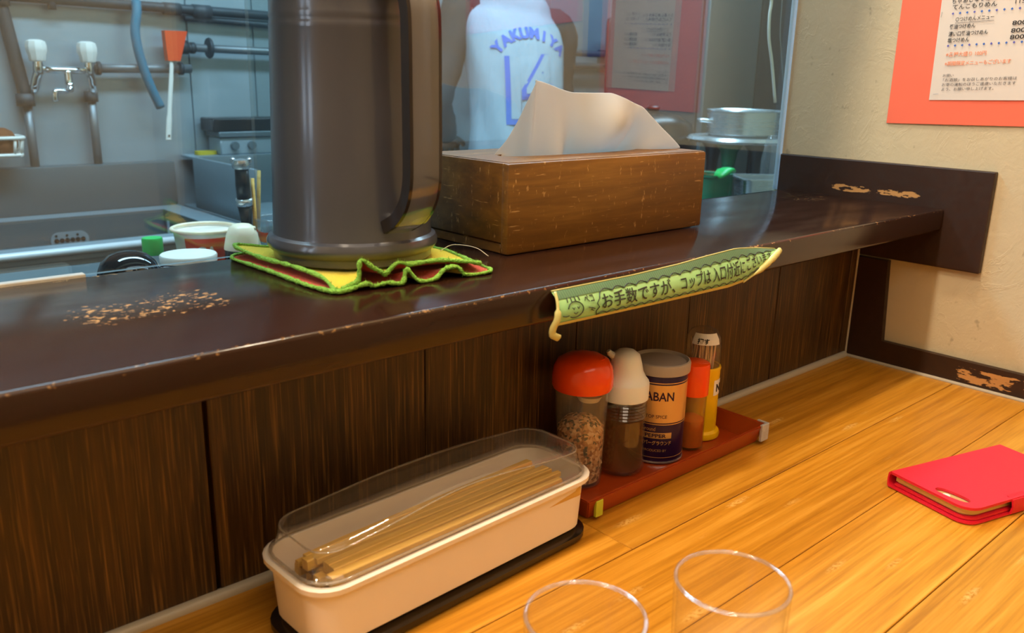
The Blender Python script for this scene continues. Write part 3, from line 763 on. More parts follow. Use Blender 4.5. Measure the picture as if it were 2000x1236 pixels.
text('sign_text', '入口付近に', .0120, on_sign(.625, .32), M['ink_sign'], sg, bold=.0001, width=.048, subdiv=.004)
text('sign_text', 'ございます', .0122, on_sign(.802, .36), M['ink_sign'], sg, bold=.0001, width=.042, subdiv=.004)
text('sign_text', 'ペコ', .0068, on_sign(.088, .56), M['ink_sign'], sg, bold=.0001, width=.010)
# bowing face doodle
def line_on(pts, r=.00035, name='doodle'):
    ob(name, tube([sgn(u, v, .0008) for u, v in pts], r, 5), M['ink_sign'], sg, 0)
fc = [(.052+.030*math.cos(a)*.9, .42+.24*math.sin(a)) for a in [PI*(.92-1.62*i/18) for i in range(19)]]
line_on(fc, .0004)
for u in (.045, .062): line_on([(u-.004, .50), (u, .44), (u+.004, .50)])
line_on([(.046, .34), (.053, .29), (.060, .34)])
for k in range(4): line_on([(.030+.014*k, .66), (.033+.013*k, .78)])
line_on([(.008, .30), (.02, .26), (.030, .28)])
for k, (a, b) in enumerate([((.098, .42), (.122, .34)), ((.108, .34), (.118, .28))]): line_on([a, b])
def scallop(u0, u1, v, n, h):
    pts = []
    for k in range(n):
        for q in range(6): pts.append((u0+(u1-u0)*(k+q/6)/n, v+h*abs(math.sin(PI*q/6))))
    return pts+[(u1, v)]
line_on(scallop(.135, .93, .115, 21, .07), .0004, 'speech_bubble_line')
line_on(scallop(.150, .955, .745, 17, .085), .0004, 'speech_bubble_line')
line_on([(.135, .115), (.128, .25), (.138, .36), (.130, .48), (.142, .60), (.150, .745)], .0004, 'speech_bubble_line')

# ------------------------------------------------------------------ chopstick case
ck = thing('chopstick_case', 'white chopstick case with clear lid and dark base against the wooden panel', 'case', (-.7390, -.0768, 0))
CXc, CYc, CR = -.7390, -.0768, math.radians(2.3)
def crot(x, y, z): return (CXc+x*math.cos(CR)-y*math.sin(CR), CYc+x*math.sin(CR)+y*math.cos(CR), z)
def rr3(w, d, r, z, dx=0, dy=0, n=6): return [crot(dx+x, dy+y, z) for x, y in rrect(w, d, r, n)]
LN, WD = .256, .0795
ob('base', add_loft(B(), [rr3(LN-.008, WD-.008, .022, .0004), rr3(LN-.003, WD-.003, .023, .003), rr3(LN-.003, WD-.003, .023, .0072), rr3(LN-.010, WD-.010, .021, .0085)]), M['casebase'], ck, 40)
bm = B(); rim = .0560
add_loft(bm, [rr3(LN-.022, WD-.020, .016, .0088), rr3(LN-.014, WD-.012, .019, .0125), rr3(LN-.008, WD-.008, .021, rim-.006), rr3(LN, WD, .023, rim-.0045), rr3(LN+.0005, WD+.0005, .023, rim-.001), rr3(LN-.003, WD-.003, .021, rim),
              rr3(LN-.0095, WD-.0095, .019, rim-.001), rr3(LN-.015, WD-.015, .018, .024), rr3(LN-.022, WD-.022, .016, .0175)])
ob('body', bm, M['casewhite'], ck, 40)
# clear lid: waisted, gently arched
def lidring(w, d, r, z, arch):
    out = []
    for x, y in rrect(w, d, r, 6):
        pass
    pts = []
    R = rrect(w, d, r, 6)
    dense = []
    for a, b in zip(R, R[1:]+R[:1]):
        n = max(1, int(math.hypot(b[0]-a[0], b[1]-a[1])/.008))
        for k in range(n): dense.append((a[0]+(b[0]-a[0])*k/n, a[1]+(b[1]-a[1])*k/n))
    for x, y in dense:
        t = math.exp(-(x/.045)**2)
        y2 = y*(1-.10*t*arch); z2 = z+arch*(.0075*math.cos(PI*x/LN)**2-.002)
        pts.append(crot(x, y2, z2))
    return pts
LR = [(LN-.006, WD-.006, .021, rim+.0004, 0), (LN-.006, WD-.006, .021, rim+.0022, 0), (LN-.012, WD-.012, .019, rim+.0026, 0), (LN-.016, WD-.015, .018, rim+.012, .45), (LN-.020, WD-.019, .016, .0765, 1), (LN-.026, WD-.026, .013, .0795, 1)]
bm = B(); base_n = None; rg = []
def resample(loop, n):
    P = [Vector(p) for p in loop]; L = [0]
    for a, b in zip(P, P[1:]+P[:1]): L.append(L[-1]+(b-a).length)
    out = []; i = 0
    for k in range(n):
        s = L[-1]*k/n
        while L[i+1] < s: i += 1
        f = (s-L[i])/(L[i+1]-L[i]); out.append(P[i].lerp(P[(i+1) % len(P)], f))
    return out
rg = [resample(lidring(*a), 120) for a in LR]
add_loft(bm, rg, caps=False)
top = rg[-1]; cen = []
def to_axis(p, k):
    dx, dy = p.x-CXc, p.y-CYc; lx = dx*math.cos(CR)+dy*math.sin(CR); ly = -dx*math.sin(CR)+dy*math.cos(CR)
    return Vector(crot(lx, ly*k, p.z))
inner = [to_axis(p, 0)+Vector((0, 0, .0004)) for p in top]
R0 = [v for v in bm.verts][-120:]
mid = [bm.verts.new(to_axis(p, .5)+Vector((0, 0, .0003))) for p in top]
inn = [bm.verts.new(q) for q in inner]
for i in range(120):
    j = (i+1) % 120; bm.faces.new((R0[i], R0[j], mid[j], mid[i])); bm.faces.new((mid[i], mid[j], inn[j], inn[i]))
bmesh.ops.remove_doubles(bm, verts=bm.verts, dist=.00002)
lidob = ob('lid', bm, M['lid'], ck, 0)
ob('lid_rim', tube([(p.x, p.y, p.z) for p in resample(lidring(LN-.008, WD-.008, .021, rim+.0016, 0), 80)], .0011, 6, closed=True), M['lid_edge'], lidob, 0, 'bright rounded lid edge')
ob('lid_highlight', tube([(p.x, p.y, p.z) for p in resample(lidring(*LR[4]), 110)], .0006, 6, closed=True), M['lid_edge'], lidob, 0, 'added line for the highlight around the lid top')  # thin milky tube added to draw the highlight along the lid's top edge
# chopsticks inside, one thing each
def chop_bm():
    bm = B(); L_ = .206
    add_loft(bm, [[(-L_/2, a*s, b*s) for a, b in ((-1, -1), (1, -1), (1, 1), (-1, 1))] if False else [(x, a*s*1.06, b*s*1.1) for a, b in ((-1, -.8), (-.8, -1), (.8, -1), (1, -.8), (1, .8), (.8, 1), (-.8, 1), (-1, .8))] for x, s in ((-L_/2, .0034), (L_/2-.03, .0026), (L_/2, .0019))])
    return bm
me = None; cnt = 0
for lay in range(4):
    for k in range(8 if lay < 3 else 6):
        if me is None:
            bm = chop_bm(); bmesh.ops.recalc_face_normals(bm, faces=bm.faces); me = bpy.data.meshes.new('chopstick'); bm.to_mesh(me); bm.free(); me.materials.append(M['chop'])
        o = bpy.data.objects.new('chopstick', me); sc.collection.objects.link(o)
        o.location = crot(random.uniform(-.006, .010), -.0272+.0072*k+random.uniform(-.0004, .0004)+(.0035 if lay % 2 else 0)-(.0035 if lay == 2 else 0), .0275+.0082*lay+random.uniform(0, .0006)+(0 if lay < 3 else .001*math.sin(k)))
        o.rotation_euler = (random.uniform(-.1, .1), random.uniform(-.008, .008)-.002, CR+random.uniform(-.02, .02)+(PI if random.random() < .5 else 0))
        tag(o, 'pale wooden chopstick lying inside the white case under its clear lid', 'chopstick', 'chopsticks in the white case')

# ------------------------------------------------------------------ condiment tray and what stands on it
TX0, TX1, TY0, TY1, TZ = -.598, -.3515, -.0885, -.0075, .021
tr = thing('condiment_tray', 'long red-brown lacquer tray holding the condiments beside the chopstick case', 'tray', ((TX0+TX1)/2, -.048, 0))
bm = B(); fl = .008
def rc(o, z): return [(TX0-o, TY0-o, z), (TX1+o, TY0-o, z), (TX1+o, TY1+o*.6, z), (TX0-o, TY1+o*.6, z)]
add_loft(bm, [rc(0, .0004), rc(fl, TZ), rc(fl-.0035, TZ), rc(-.003, .0032)])
bmesh.ops.bevel(bm, geom=[e for e in bm.edges], offset=.0009, segments=2, affect='EDGES')
ob('body', bm, M['tray'], tr, 35)
ob('tape', box((TX1-.004, TY0-.0092, .0045), (TX1+.0078, TY0-.0060, .0222), .0005, 1), M['tape_white'], tr, None, 'frayed whitish tape on the corner')
ob('tape', box((TX1+.0062, TY0-.0088, .0045), (TX1+.0092, TY0+.004, .0222), .0005, 1), M['tape_white'], tr)
ob('sticker', box((-.5960, TY0-.0078, .004), (-.5875, TY0-.0048, .0185), .0004, 1, Matrix.Translation((0, .0, 0))), M['lime'], tr, None, 'lime green sticker')
tz = .0038
# 1 shaker jar with a red cap
JX, JY = -.5575, -.0385
j = thing('seasoning_jar', 'clear shaker jar with domed red cap at the left end of the tray', 'jar', (JX, JY, tz))
jp = [(0, tz+.0004), (.0180, tz+.0004), (.0200, tz+.002), (.0208, .02), (.0225, .07), (.0236, .095), (.0229, .095), (.0218, .07), (.0200, .02), (.0188, tz+.004), (0, tz+.004)]
ob('body', lathe((JX, JY, 0), jp, 40), M['jar_clear'], j, 35)
cap = ob('cap', lathe((JX, JY, 0), [(.0237, .0930), (.0258, .0935), (.0268, .0965), (.0268, .104), (.0254, .1125), (.0220, .1185), (.0150, .1224), (.007, .1240), (0, .1242)], 40), M['red_cap'], j, 45)
ob('pour_hole', lathe((JX+.006, JY-.010, .1206), [(.0066, 0), (.0072, .0008), (.0060, .0010), (.0055, -.0004), (0, -.0004)], 20, None), M['red_cap'], cap, 45)
ob('inner_stopper', lathe((JX+.003, JY-.006, 0), [(0, .0805), (.009, .082), (.012, .0872)], 20), M['white'], cap, 45, 'white inner stopper')
bm = lathe((JX, JY, 0), [(0, tz+.0045), (.0186, tz+.0045), (.0199, .02), (.0208, .045), (.0210, .056), (.014, .064), (0, .067)], 28)
for _ in range(260):
    a = random.uniform(0, 2*PI); zz = random.uniform(.012, .066); rmax = .0200 if zz < .055 else .0200*(1-(zz-.055)/.014)
    r_ = max(.002, rmax*random.uniform(.9, 1.0)); s = random.uniform(.0006, .0014)
    mx = Matrix.Translation((JX+r_*math.cos(a), JY+r_*math.sin(a), zz)) @ Matrix.Rotation(random.uniform(0, 6), 4, 'X') @ Matrix.Rotation(random.uniform(0, 6), 4, 'Z')
    add_box(bm, (-s, -s*.7, -s*.3), (s, s*.7, s*.3), 0, 1, mx)
fo = ob('sesame_flakes', bm, M['flakes']); tag(fo, 'mixed sesame and spice flakes inside the red-capped jar', 'spice', None, 'stuff')
# 2 bottle with white cap
QX, QY = -.5095, -.0455
b = thing('sauce_bottle', 'ribbed clear bottle of brown liquid with white pouring cap on the tray', 'bottle', (QX, QY, tz))
bp = [(0, tz+.0004), (0.0191, tz+.0004), (0.0216, tz+.003), (0.0220, .012), (0.0213, .035), (0.0206, .056)]
for k in range(6):
    z0 = .0585+k*.0030; bp += [(0.0216, z0), (0.0206, z0+.0015)]
bp += [(0.0206, .0785), (0.0191, .080)]
ob('body', lathe((QX, QY, 0), bp, 40), M['bottle_clear'], b, 50)
ob('liquid', lathe((QX, QY, 0), [(0, tz+.004), (0.0186, tz+.004), (0.0206, .012), (0.0200, .035), (0.0193, .0555), (0, .0555)], 32), M['liquid'], b, 50)
cp = ob('cap', lathe((QX, QY, 0), [(0.0211, .0745), (0.0223, .0752), (0.0223, .0895), (0.0216, .0915), (0.0191, .0945), (0.0162, .1000), (0.0145, .1080), (0.0125, .1150), (.0078, .1188), (.0035, .1202), (0, .1204)], 36), M['white_soft'], b, 45)
ob('spout', tube([(QX-.0080, QY+.005, .112), (QX-.0130, QY+.0080, .1165), (QX-.0145, QY+.0088, .1190)], [.0040, .0030, .0022], 10), M['white_soft'], cp, 45)
# 3 pepper can
KX, KY, KR = -.4575, -.0445, .0258
k_ = thing('pepper_can', 'purple and gold pepper can with grey lid between bottle and small shaker', 'can', (KX, KY, tz))
ob('body', lathe((KX, KY, 0), [(0, tz+.0003), (.0248, tz+.0003), (.0260, tz+.0012), (KR, tz+.003), (KR, .0915), (.0250, .0930), (0, .0930)], 56), M['can'], k_, 35)
ob('base_rim', lathe((KX, KY, 0), [(.0258, tz+.0002), (.0266, tz+.001), (.0262, tz+.0026), (.0258, tz+.0026)], 48), M['steel_bright'], k_, 35)
ob('gold_label', lathe((KX, KY, 0), [(KR+.0001, .0452), (KR+.0003, .0452), (KR+.0003, .0822), (KR+.0001, .0822)], 56), M['can_gold'], k_, 35)
for z in (.0836, .0432): ob('gold_stripe', lathe((KX, KY, 0), [(KR+.0001, z), (KR+.0003, z), (KR+.0003, z+.0008), (KR+.0001, z+.0008)], 56), M['can_gold'], k_, 35)
ob('lid', lathe((KX, KY, 0), [(.0260, .0905), (.0278, .0908), (.0280, .0985), (.0272, .1005), (.0258, .1012), (.0245, .1000), (.0238, .0985), (0, .0985)], 48), M['can_lid'], k_, 35)
a0 = math.atan2(-.517-KY, -1.071-KX)     # the side turned to the room
def on_can(adeg, z0, R=KR+.0005): return lambda u, v: (KX+R*math.cos(a0+math.radians(adeg)+u/R), KY+R*math.sin(a0+math.radians(adeg)+u/R), z0+v)
def ct(body, adeg, z0, size, width, m, R=KR+.0005, bold=0.0): text('can_text', body, size, on_can(adeg, z0, R), M[m], k_, bold=bold, width=width)
INKP = 'can'
ct('GABAN', -42, .0672, .0120, .0345, INKP, KR+.0006, .0002)
ct('TOP SPICE', -24, .0500, .0046, .0205, INKP, KR+.0006)
ct('Ground', -30, .0372, .0056, .0130, 'can_gold')
pl = B(); n_ = 20
add_loft(pl, [[on_can(-36, .0296, r_)(0.0315*i/n_, h_) for r_, h_ in ((KR+.0001, 0), (KR+.0003, 0), (KR+.0003, .0058), (KR+.0001, .0058))] for i in range(n_+1)])
ob('gold_band', pl, M['can_gold'], k_)
ct('PEPPER', -22, .0308, .0052, .0200, INKP, KR+.0006, .0001)
ct('ペパーグラウンド', -32, .0235, .0046, .0300, 'can_gold', bold=.0001)
ct('PRODUCED BY', -24, .0165, .0034, .0220, 'can_gold')
ob('gold_stripe', lathe((KX, KY, 0), [(KR+.0001, .0102), (KR+.0003, .0102), (KR+.0003, .0106), (KR+.0001, .0106)], 56), M['can_gold'], k_, 35)
# 4 small shaker
SX_, SY_ = -.4190, -.0560
s_ = thing('chili_shaker', 'small clear chili shaker with straight orange-red cap on the tray', 'shaker', (SX_, SY_, tz))
ob('body', lathe((SX_, SY_, 0), [(0, tz+.0004), (.0122, tz+.0004), (.0136, tz+.002), (.0136, .058), (.0125, .062), (.0118, .060), (.0128, .056), (.0128, tz+.003), (0, tz+.003)], 32), M['shaker_clear'], s_, 35)
ob('chili_powder', lathe((SX_, SY_, 0), [(0, tz+.0034), (.0126, tz+.0034), (.0126, .034), (.006, .0375), (0, .038)], 28), M['powder'], s_, 35, 'orange red chili powder')
ob('cap', lathe((SX_, SY_, 0), [(.0125, .0600), (.0147, .0603), (.0146, .0890), (.0140, .0912), (.0125, .0922), (0, .0924)], 40), M['red_cap'], s_, 40)
# 5 toothpick holder
HX, HY = -.3850, -.0400
h_ = thing('toothpick_holder', 'yellow toothpick holder with clear domed top behind the small shaker', 'toothpick holder', (HX, HY, tz))
ob('body', lathe((HX, HY, 0), [(0, tz+.0004), (.0225, tz+.0004), (.0230, tz+.003), (.0220, tz+.006), (.0188, tz+.008), (.0186, .074), (.0192, .0765), (.0186, .0785), (.0172, .0785), (.0166, .070), (.0166, tz+.010), (0, tz+.010)], 36), M['yellow'], h_, 35)
ob('dome', lathe((HX, HY, 0), [(.0168, .0760), (.0176, .0800), (.0176, .1020), (.0166, .1080), (.0130, .1140), (.0065, .1170), (0, .1172)], 32), M['dome_clear'], h_, 35)
ah = math.atan2(-.517-HY, -1.071-HX)
def on_h(adeg, z0, R): return lambda u, v: (HX+R(v)*math.cos(ah+math.radians(adeg)+u/.0158), HY+R(v)*math.sin(ah+math.radians(adeg)+u/.0158), z0+v)
Rl = lambda v: .0154-max(0, v-.001)*.48-.0
lb = B(); add_loft(lb, [[(HX+(r1+d)*math.cos(ah+a), HY+(r1+d)*math.sin(ah+a), z1) for r1, z1, d in ((.0176, .1030, .0003), (.0166, .1082, .0003), (.0133, .1136, .0004), (.0133, .1136, .0001), (.0166, .1082, .0001), (.0176, .1030, .0001))] for a in [math.radians(-38+8*i) for i in range(13)]])
ob('push_label', lb, M['white'], h_, None, 'white paper label')
text('label_text', '押す', .0064, lambda u, v: (HX+(.0184-v*.31)*math.cos(ah+math.radians(-20)+u/.0176), HY+(.0184-v*.31)*math.sin(ah+math.radians(-20)+u/.0176), .1048+v*.88), M['ink'], h_, bold=.0002, width=.012)
ob('side_sticker', add_loft(B(), [[(HX+r_*math.cos(ah+a), HY+r_*math.sin(ah+a), z) for r_, z in ((.0189, .050), (.01875, .050), (.01875, .066), (.0189, .066))] for a in [math.radians(46+8*i) for i in range(6)]]), M['white'], h_, None, 'white sticker')
text('sticker_text', 'N', .011, lambda u, v: (HX+.0191*math.cos(ah+math.radians(55)+u/.0188), HY+.0191*math.sin(ah+math.radians(55)+u/.0188), .054+v), M['ink'], h_, bold=.0004)
tme = None
for k in range(18):
    if tme is None:
        bm = tube([(0, 0, -.0325), (0, 0, -.028), (0, 0, .026), (0, 0, .0325)], [.0002, .0009, .0009, .0003], 6); bmesh.ops.recalc_face_normals(bm, faces=bm.faces)
        tme = bpy.data.meshes.new('toothpick'); bm.to_mesh(tme); bm.free(); tme.materials.append(M['tooth'])
    o = bpy.data.objects.new('toothpick', tme); sc.collection.objects.link(o)
    a = 2*PI*k/11+.2*(k//11); r_ = .0105 if k < 11 else .0055
    o.location = (HX+r_*math.cos(a), HY+r_*math.sin(a), .0735+random.uniform(-.003, .003)); o.rotation_euler = (random.uniform(-.08, .08), random.uniform(-.08, .08), 0)
    tag(o, 'thin wooden toothpick standing in the yellow holder under its clear dome', 'toothpick', 'toothpicks in the yellow holder')

# ------------------------------------------------------------------ tumblers
def tumbler(x, y, label):
    g = thing('tumbler', label, 'glass', (x, y, 0), 0, 'empty tumblers')
    R = .0325; hz = .0815
    ob('body', lathe((x, y, 0), [(0, .0004), (.0270, .0004), (.0292, .002), (.0310, .02), (R, hz-.001), (R-.0020, hz-.001), (.0290, .02), (.0272, .009), (0, .0075)], 56), M['tumbler'], g, 35)
    ob('rim', tube([(x+(R-.001)*math.cos(2*PI*i/56), y+(R-.001)*math.sin(2*PI*i/56), hz-.0005) for i in range(56)], .0012, 8, closed=True), M['tumbler_rim'], g, 0, 'rounded clear rim')
tumbler(-.6945, -.2880, 'empty clear tumbler nearer the red phone case')
tumbler(-.7815, -.2570, 'empty clear tumbler nearer the chopstick case')

# ------------------------------------------------------------------ phone in a red flip case
A = Vector((-.3425, -.2225)); ex = Vector((.962, -.273)).normalized(); ey = Vector((-.273, -.962)).normalized()
pa = math.atan2(ex.y, ex.x)
PL, PW = .150, .080
ph = thing('phone_case', 'red leather flip phone case lying on the bamboo counter near the wall', 'phone case', (A.x, A.y, 0), pa)
PM = Matrix.Translation((A.x, A.y, 0)) @ Matrix.Rotation(pa, 4, 'Z')
def slab(z0, z1, x0=0, x1=PL, r=.014, hole=None, y0=0, y1=PW, cornersq=True):
    """rounded on the long open side (y1), square on the spine (y0); local x along the phone, y towards the viewer as -y"""
    pts = []
    def arc(cx, cy, a0):
        for i in range(7):
            a = a0+PI/2*i/6; pts.append((cx+r*math.cos(a), cy+r*math.sin(a)))
    q = .002
    pts += [(x0+q, y0), (x0, y0+q)] if False else []
    outline = [(x1, y0), (x0, y0)]
    arc_pts = []
    for cx, cy, a0 in ((x0+r, y1-r, PI), (x1-r, y1-r, PI/2)):
        seq = []
        for i in range(7):
            a = a0-PI/2*i/6; seq.append((cx+r*math.cos(a), cy+r*math.sin(a)))
        arc_pts += seq
    return outline+arc_pts
def ext(pts, z0, z1, bev=.0006):
    bm = B(); lo = [bm.verts.new((x, -y, z0)) for x, y in pts]; hi = [bm.verts.new((x, -y, z1)) for x, y in pts]; n = len(pts)
    bm.faces.new(lo); bm.faces.new(list(reversed(hi)))
    for i in range(n): j = (i+1) % n; bm.faces.new((lo[i], hi[i], hi[j], lo[j]))
    bmesh.ops.recalc_face_normals(bm, faces=bm.faces)
    if bev: bmesh.ops.bevel(bm, geom=[e for e in bm.edges if abs(e.verts[0].co.z-e.verts[1].co.z) < 1e-6], offset=bev, segments=2, affect='EDGES')
    bmesh.ops.transform(bm, matrix=PM, verts=bm.verts); return bm
# top cover with a slot for the camera
def top_cover(z0, z1):
    bm = B(); hc = Vector((.0118, .0545)); hl, hw = .0152, .0055; th_ = math.atan2(1, .13)
    outr = [(p.x, p.y) for p in resample([Vector((x, y, 0)) for x, y in slab(0, 0)], 110)]
    hole = []
    for x, y in outr:
        a = math.atan2(y-hc.y, x-hc.x)-th_; c, q = abs(math.cos(a))/hl, abs(math.sin(a))/hw
        r = 1/((c**2.6+q**2.6)**(1/2.6)); hole.append((hc.x+r*math.cos(a+th_), hc.y+r*math.sin(a+th_)))
    V = {(z, k): [bm.verts.new((x, -y, z)) for x, y in pts] for z in (z0, z1) for k, pts in ((0, outr), (1, hole))}
    n = len(outr)
    for a, b in (((z1, 0), (z1, 1)), ((z1, 1), (z0, 1)), ((z0, 1), (z0, 0)), ((z0, 0), (z1, 0))):
        for i in range(n): j_ = (i+1) % n; bm.faces.new((V[a][i], V[a][j_], V[b][j_], V[b][i]))
    bmesh.ops.recalc_face_normals(bm, faces=bm.faces); bmesh.ops.transform(bm, matrix=PM, verts=bm.verts); return bm
ob('front_cover', top_cover(.0136, .0160), M['case_red'], ph, 35)
ob('rear_cover', ext(slab(0, 0), .0004, .0028), M['case_red'], ph, 35)
bm = B(); sp = [(.0, .0004), (-.0018, .002), (-.0024, .008), (-.0018, .0143), (0, .0160), (.0006, .0136), (-.0006, .012), (-.0008, .008), (-.0006, .0045), (.0006, .0028)]
add_loft(bm, [[(x, -y, z) for y, z in sp] for x in (0, PL)]); bmesh.ops.transform(bm, matrix=PM, verts=bm.verts)
ob('spine', bm, M['case_red'], ph, 35)
inn_ = [(x*.955+.0035, y*.90+.0042) for x, y in slab(0, 0)]
ob('holder_shell', ext([(x*.965+.0025, y*.93+.0036) for x, y in slab(0, 0)], .0029, .0062, .0008), M['case_red'], ph, 35)
ob('phone_body', ext(inn_, .0063, .0132, .0014), M['phone'], ph, 35, 'pale gold phone edge')
ob('camera_lens', lathe((0, 0, 0), [(0, .0001), (.0030, .0001), (.0033, .0), (.0033, -.0006)], 16, PM @ Matrix.Translation((.0112, -.0490, .0134))), M['cream'], ph, 35)
st = B(); prs = [(.0115, .0166), (.010, .0170), (.0165, .0150), (.0180, .0085), (.0165, .0018), (.010, .0006), (.010, .0016), (.0150, .0030), (.0164, .0085), (.0152, .0140), (.0125, .0160), (.0115, .0161)]
add_loft(st, [[(x, -(PW-.0155)-y, z) for y, z in prs] for x in (.053, .073)]); bmesh.ops.transform(st, matrix=PM, verts=st.verts)
ob('strap', st, M['case_red'], ph, 35, 'magnetic closing strap')

# ------------------------------------------------------------------ kitchen
KF = -.80; D = 1.89
# near worktop behind the glass
wt = thing('kitchen_worktop', 'dull steel kitchen worktop just behind the serving shelf and glass', 'worktop', (-.3, .56, KF))
ob('top', box((-2.5, .155, .005), (.90, 1.03, .030), .003, 2), M['steel_dark'], wt, 40)
ob('front_panel', box((-2.48, .98, KF), (.88, 1.0, .0045)), M['steel_dark'], wt)
ob('front_panel', box((-2.48, .17, KF), (.88, .19, .0045)), M['steel_dark'], wt)
ob('rolled_edge', tube([(-2.5, 1.031, .018), (.90, 1.031, .018)], .010, 10), M['steel_dark'], wt, 0)
WT = .0305
# sink against the far wall
sk = thing('sink_unit', 'wide stainless steel sink unit under the taps on the kitchen wall', 'sink', (-.75, 1.62, KF))
SX0, SX1, SY0, SY1 = -2.0, -.198, 1.355, 1.885
bx0, bx1, by0, by1 = -1.2, -.262, 1.42, 1.78
bm = B()
for a, b in (((SX0, SY0, -.028), (SX1, by0, -.004)), ((SX0, by1, -.028), (SX1, SY1, -.004)), ((SX0, by0, -.028), (bx0, by1, -.004)), ((bx1, by0, -.028), (SX1, by1, -.004))): add_box(bm, a, b, .001, 1)
ob('deck', bm, M['steel'], sk, 40)
ob('rolled_rim', tube([(SX0, SY0, -.008), (SX1, SY0, -.008)], .0085, 12), M['rim_highlight'], sk, 0)
bm = B(); t_ = .003; zb = -.22
add_box(bm, (bx0+t_, by0, zb), (bx1-t_, by0+t_, -.0036)); add_box(bm, (bx0+t_, by1-t_, zb), (bx1-t_, by1-.0002, -.0036)); add_box(bm, (bx0+.0002, by0, zb), (bx0+t_, by1, -.0036)); add_box(bm, (bx1-t_, by0, zb), (bx1-.0002, by1, -.0036)); add_box(bm, (bx0, by0, zb-t_), (bx1, by1, zb))
ob('basin', bm, M['steel_dark'], sk)
ob('apron', box((SX0, SY0+.004, KF+.1), (SX1, SY0+.016, -.018)), M['steel'], sk)
ob('backsplash', box((SX0, 1.845, -.004), (SX1, 1.888, .114), .004, 2), M['steel_grime'], sk, 40)
ovp = ob('overflow_plate', add_loft(B(), [[(-.500+x, y, -.060+z) for x, z in rrect(.088, .040, .019, 6)] for y in (1.7765, 1.7740)]), M['steel'], sk, 40)
for i in range(6):
    for zz_, r_ in ((0, .0058), (-.0125, .0035) if i % 2 else (.012, .003)):
        ob('overflow_hole', lathe((0, 0, 0), [(0, .0008), (r_, .0008), (r_, 0)], 12, Matrix.Translation((-.531+.0122*i, 1.7737, -.060+zz_)) @ Matrix.Rotation(PI/2, 4, 'X')), M['black'], ovp, None)
for lx in (SX0+.05, SX1-.05): ob('leg', tube([(lx, 1.75, KF), (lx, 1.75, -.03)], .02, 10), M['steel'], sk, 0)
# counter beside the sink
cu = thing('side_counter', 'stainless side counter with upstand right of the sink, streaked with rust', 'counter', (.12, 1.6, KF))
ob('top', box((-.170, 1.42, -.035), (.420, 1.885, -.010), .003, 2), M['steel'], cu, 40)
ob('upstand', box((-.166, 1.79, -.010), (.420, 1.80, .128), .003, 2), M['steel_dark'], cu, 40)
ob('upstand_end', box((-.168, 1.42, -.010), (-.160, 1.80, .128), .003, 2), M['steel'], cu, 40)
ob('rear_ledge', box((-.166, 1.80, .119), (.420, 1.885, .128), .002, 1), M['steel'], cu, 40)
ob('cabinet', box((-.160, 1.45, KF), (.415, 1.87, -.036)), M['steel_dark'], cu)
pc_ = thing('prep_counter', 'narrow stainless prep counter the cook is bending over', 'counter', (1.15, 1.76, KF))
ob('top', box((.43, 1.66, -.035), (1.9, 1.885, -.010), .003, 2), M['steel'], pc_, 40)
ob('cabinet', box((.44, 1.69, KF), (1.89, 1.87, -.0355)), M['steel_dark'], pc_)
# stove on that counter's ledge
sv = thing('stove_box', 'black and grey oven box on the ledge behind the counter', 'stove', (.22, 1.83, .129))
ob('body', box((-.085, 1.803, .1285), (.415, 1.884, .176), .003, 1), M['steel'], sv, 40)
ob('hood', box((-.105, 1.798, .192), (.418, 1.884, .228), .003, 1), M['black'], sv, 40)
ob('ledge_strip', box((-.09, 1.796, .1765), (.416, 1.884, .1915), .002, 1), M['steel_dark'], sv, 40)
for x in (-.045, .005): ob('knob', lathe((0, 0, 0), [(0, .010), (.011, .010), (.012, 0)], 16, Matrix.Translation((x, 1.803, .153)) @ Matrix.Rotation(PI/2, 4, 'X')), M['steel_dark'], sv, 40)
tag(ob('sponge', add_loft(B(), [[(-.112+x, 1.842+y, z) for x, y in rrect(.058, .034, .012, 4)] for z in (.1285, .134, .1385)]), M['sponge_yellow'], None, 50), 'small yellow sponge on the counter ledge left of the oven box', 'sponge')
cup_ = thing('added_cupboard', 'unseen dark cupboard added above the sink to darken the shelf reflection', 'cupboard', (-.7, 1.81, .78))  # unseen dark block added to darken the kitchen's reflection in the shelf
ob('body', box((-1.7, 1.755, .78), (.302, 1.889, 1.30), .003, 1), M['trim'], cup_, 40)
for i in range(5):
    dd = ob('door', box((-1.695+.4*i, 1.738, .785), (-1.305+.4*i, 1.7545, 1.295), .002, 1), M['trim'], cup_, 40)
    ob('knob', lathe((0, 0, 0), [(0, .016), (.010, .014), (.006, 0)], 12, Matrix.Translation((-1.36+.4*i, 1.738, .84)) @ Matrix.Rotation(PI/2, 4, 'X')), M['steel_dark'], dd, 40)
# taps
tp = thing('mixer_tap', 'chrome wall mixer tap with two white knobs over the sink', 'tap', (-.452, 1.85, .345))
D2 = 1.852
for x, xb in ((-.508, -.520), (-.394, -.385)):
    kn = ob('knob', lathe((x, D2-.012, 0), [(0, .366), (.017, .366), (.0195, .370), (.0200, .380), (.0235, .389), (.0240, .402), (.0215, .412), (.012, .416), (0, .4165)], 10), M['white'], tp, 30, 'white plastic knob')
    ob('valve', lathe((x, D2-.012, 0), [(.010, .335), (.0125, .345), (.0110, .366), (0, .366)], 16), M['chrome'], tp, 40)
    ob('elbow', tube(smooth_path([(x, D2-.012, .346), (x*.5+xb*.5, D2-.006, .325), (xb, D2+.004, .300), (xb, D2+.03, .296)], 5), .0105, 12), M['chrome'], tp, 0)
ob('crossbar', tube([(-.508, D2-.012, .347), (-.394, D2-.012, .346)], .0082, 12), M['chrome'], tp, 0)
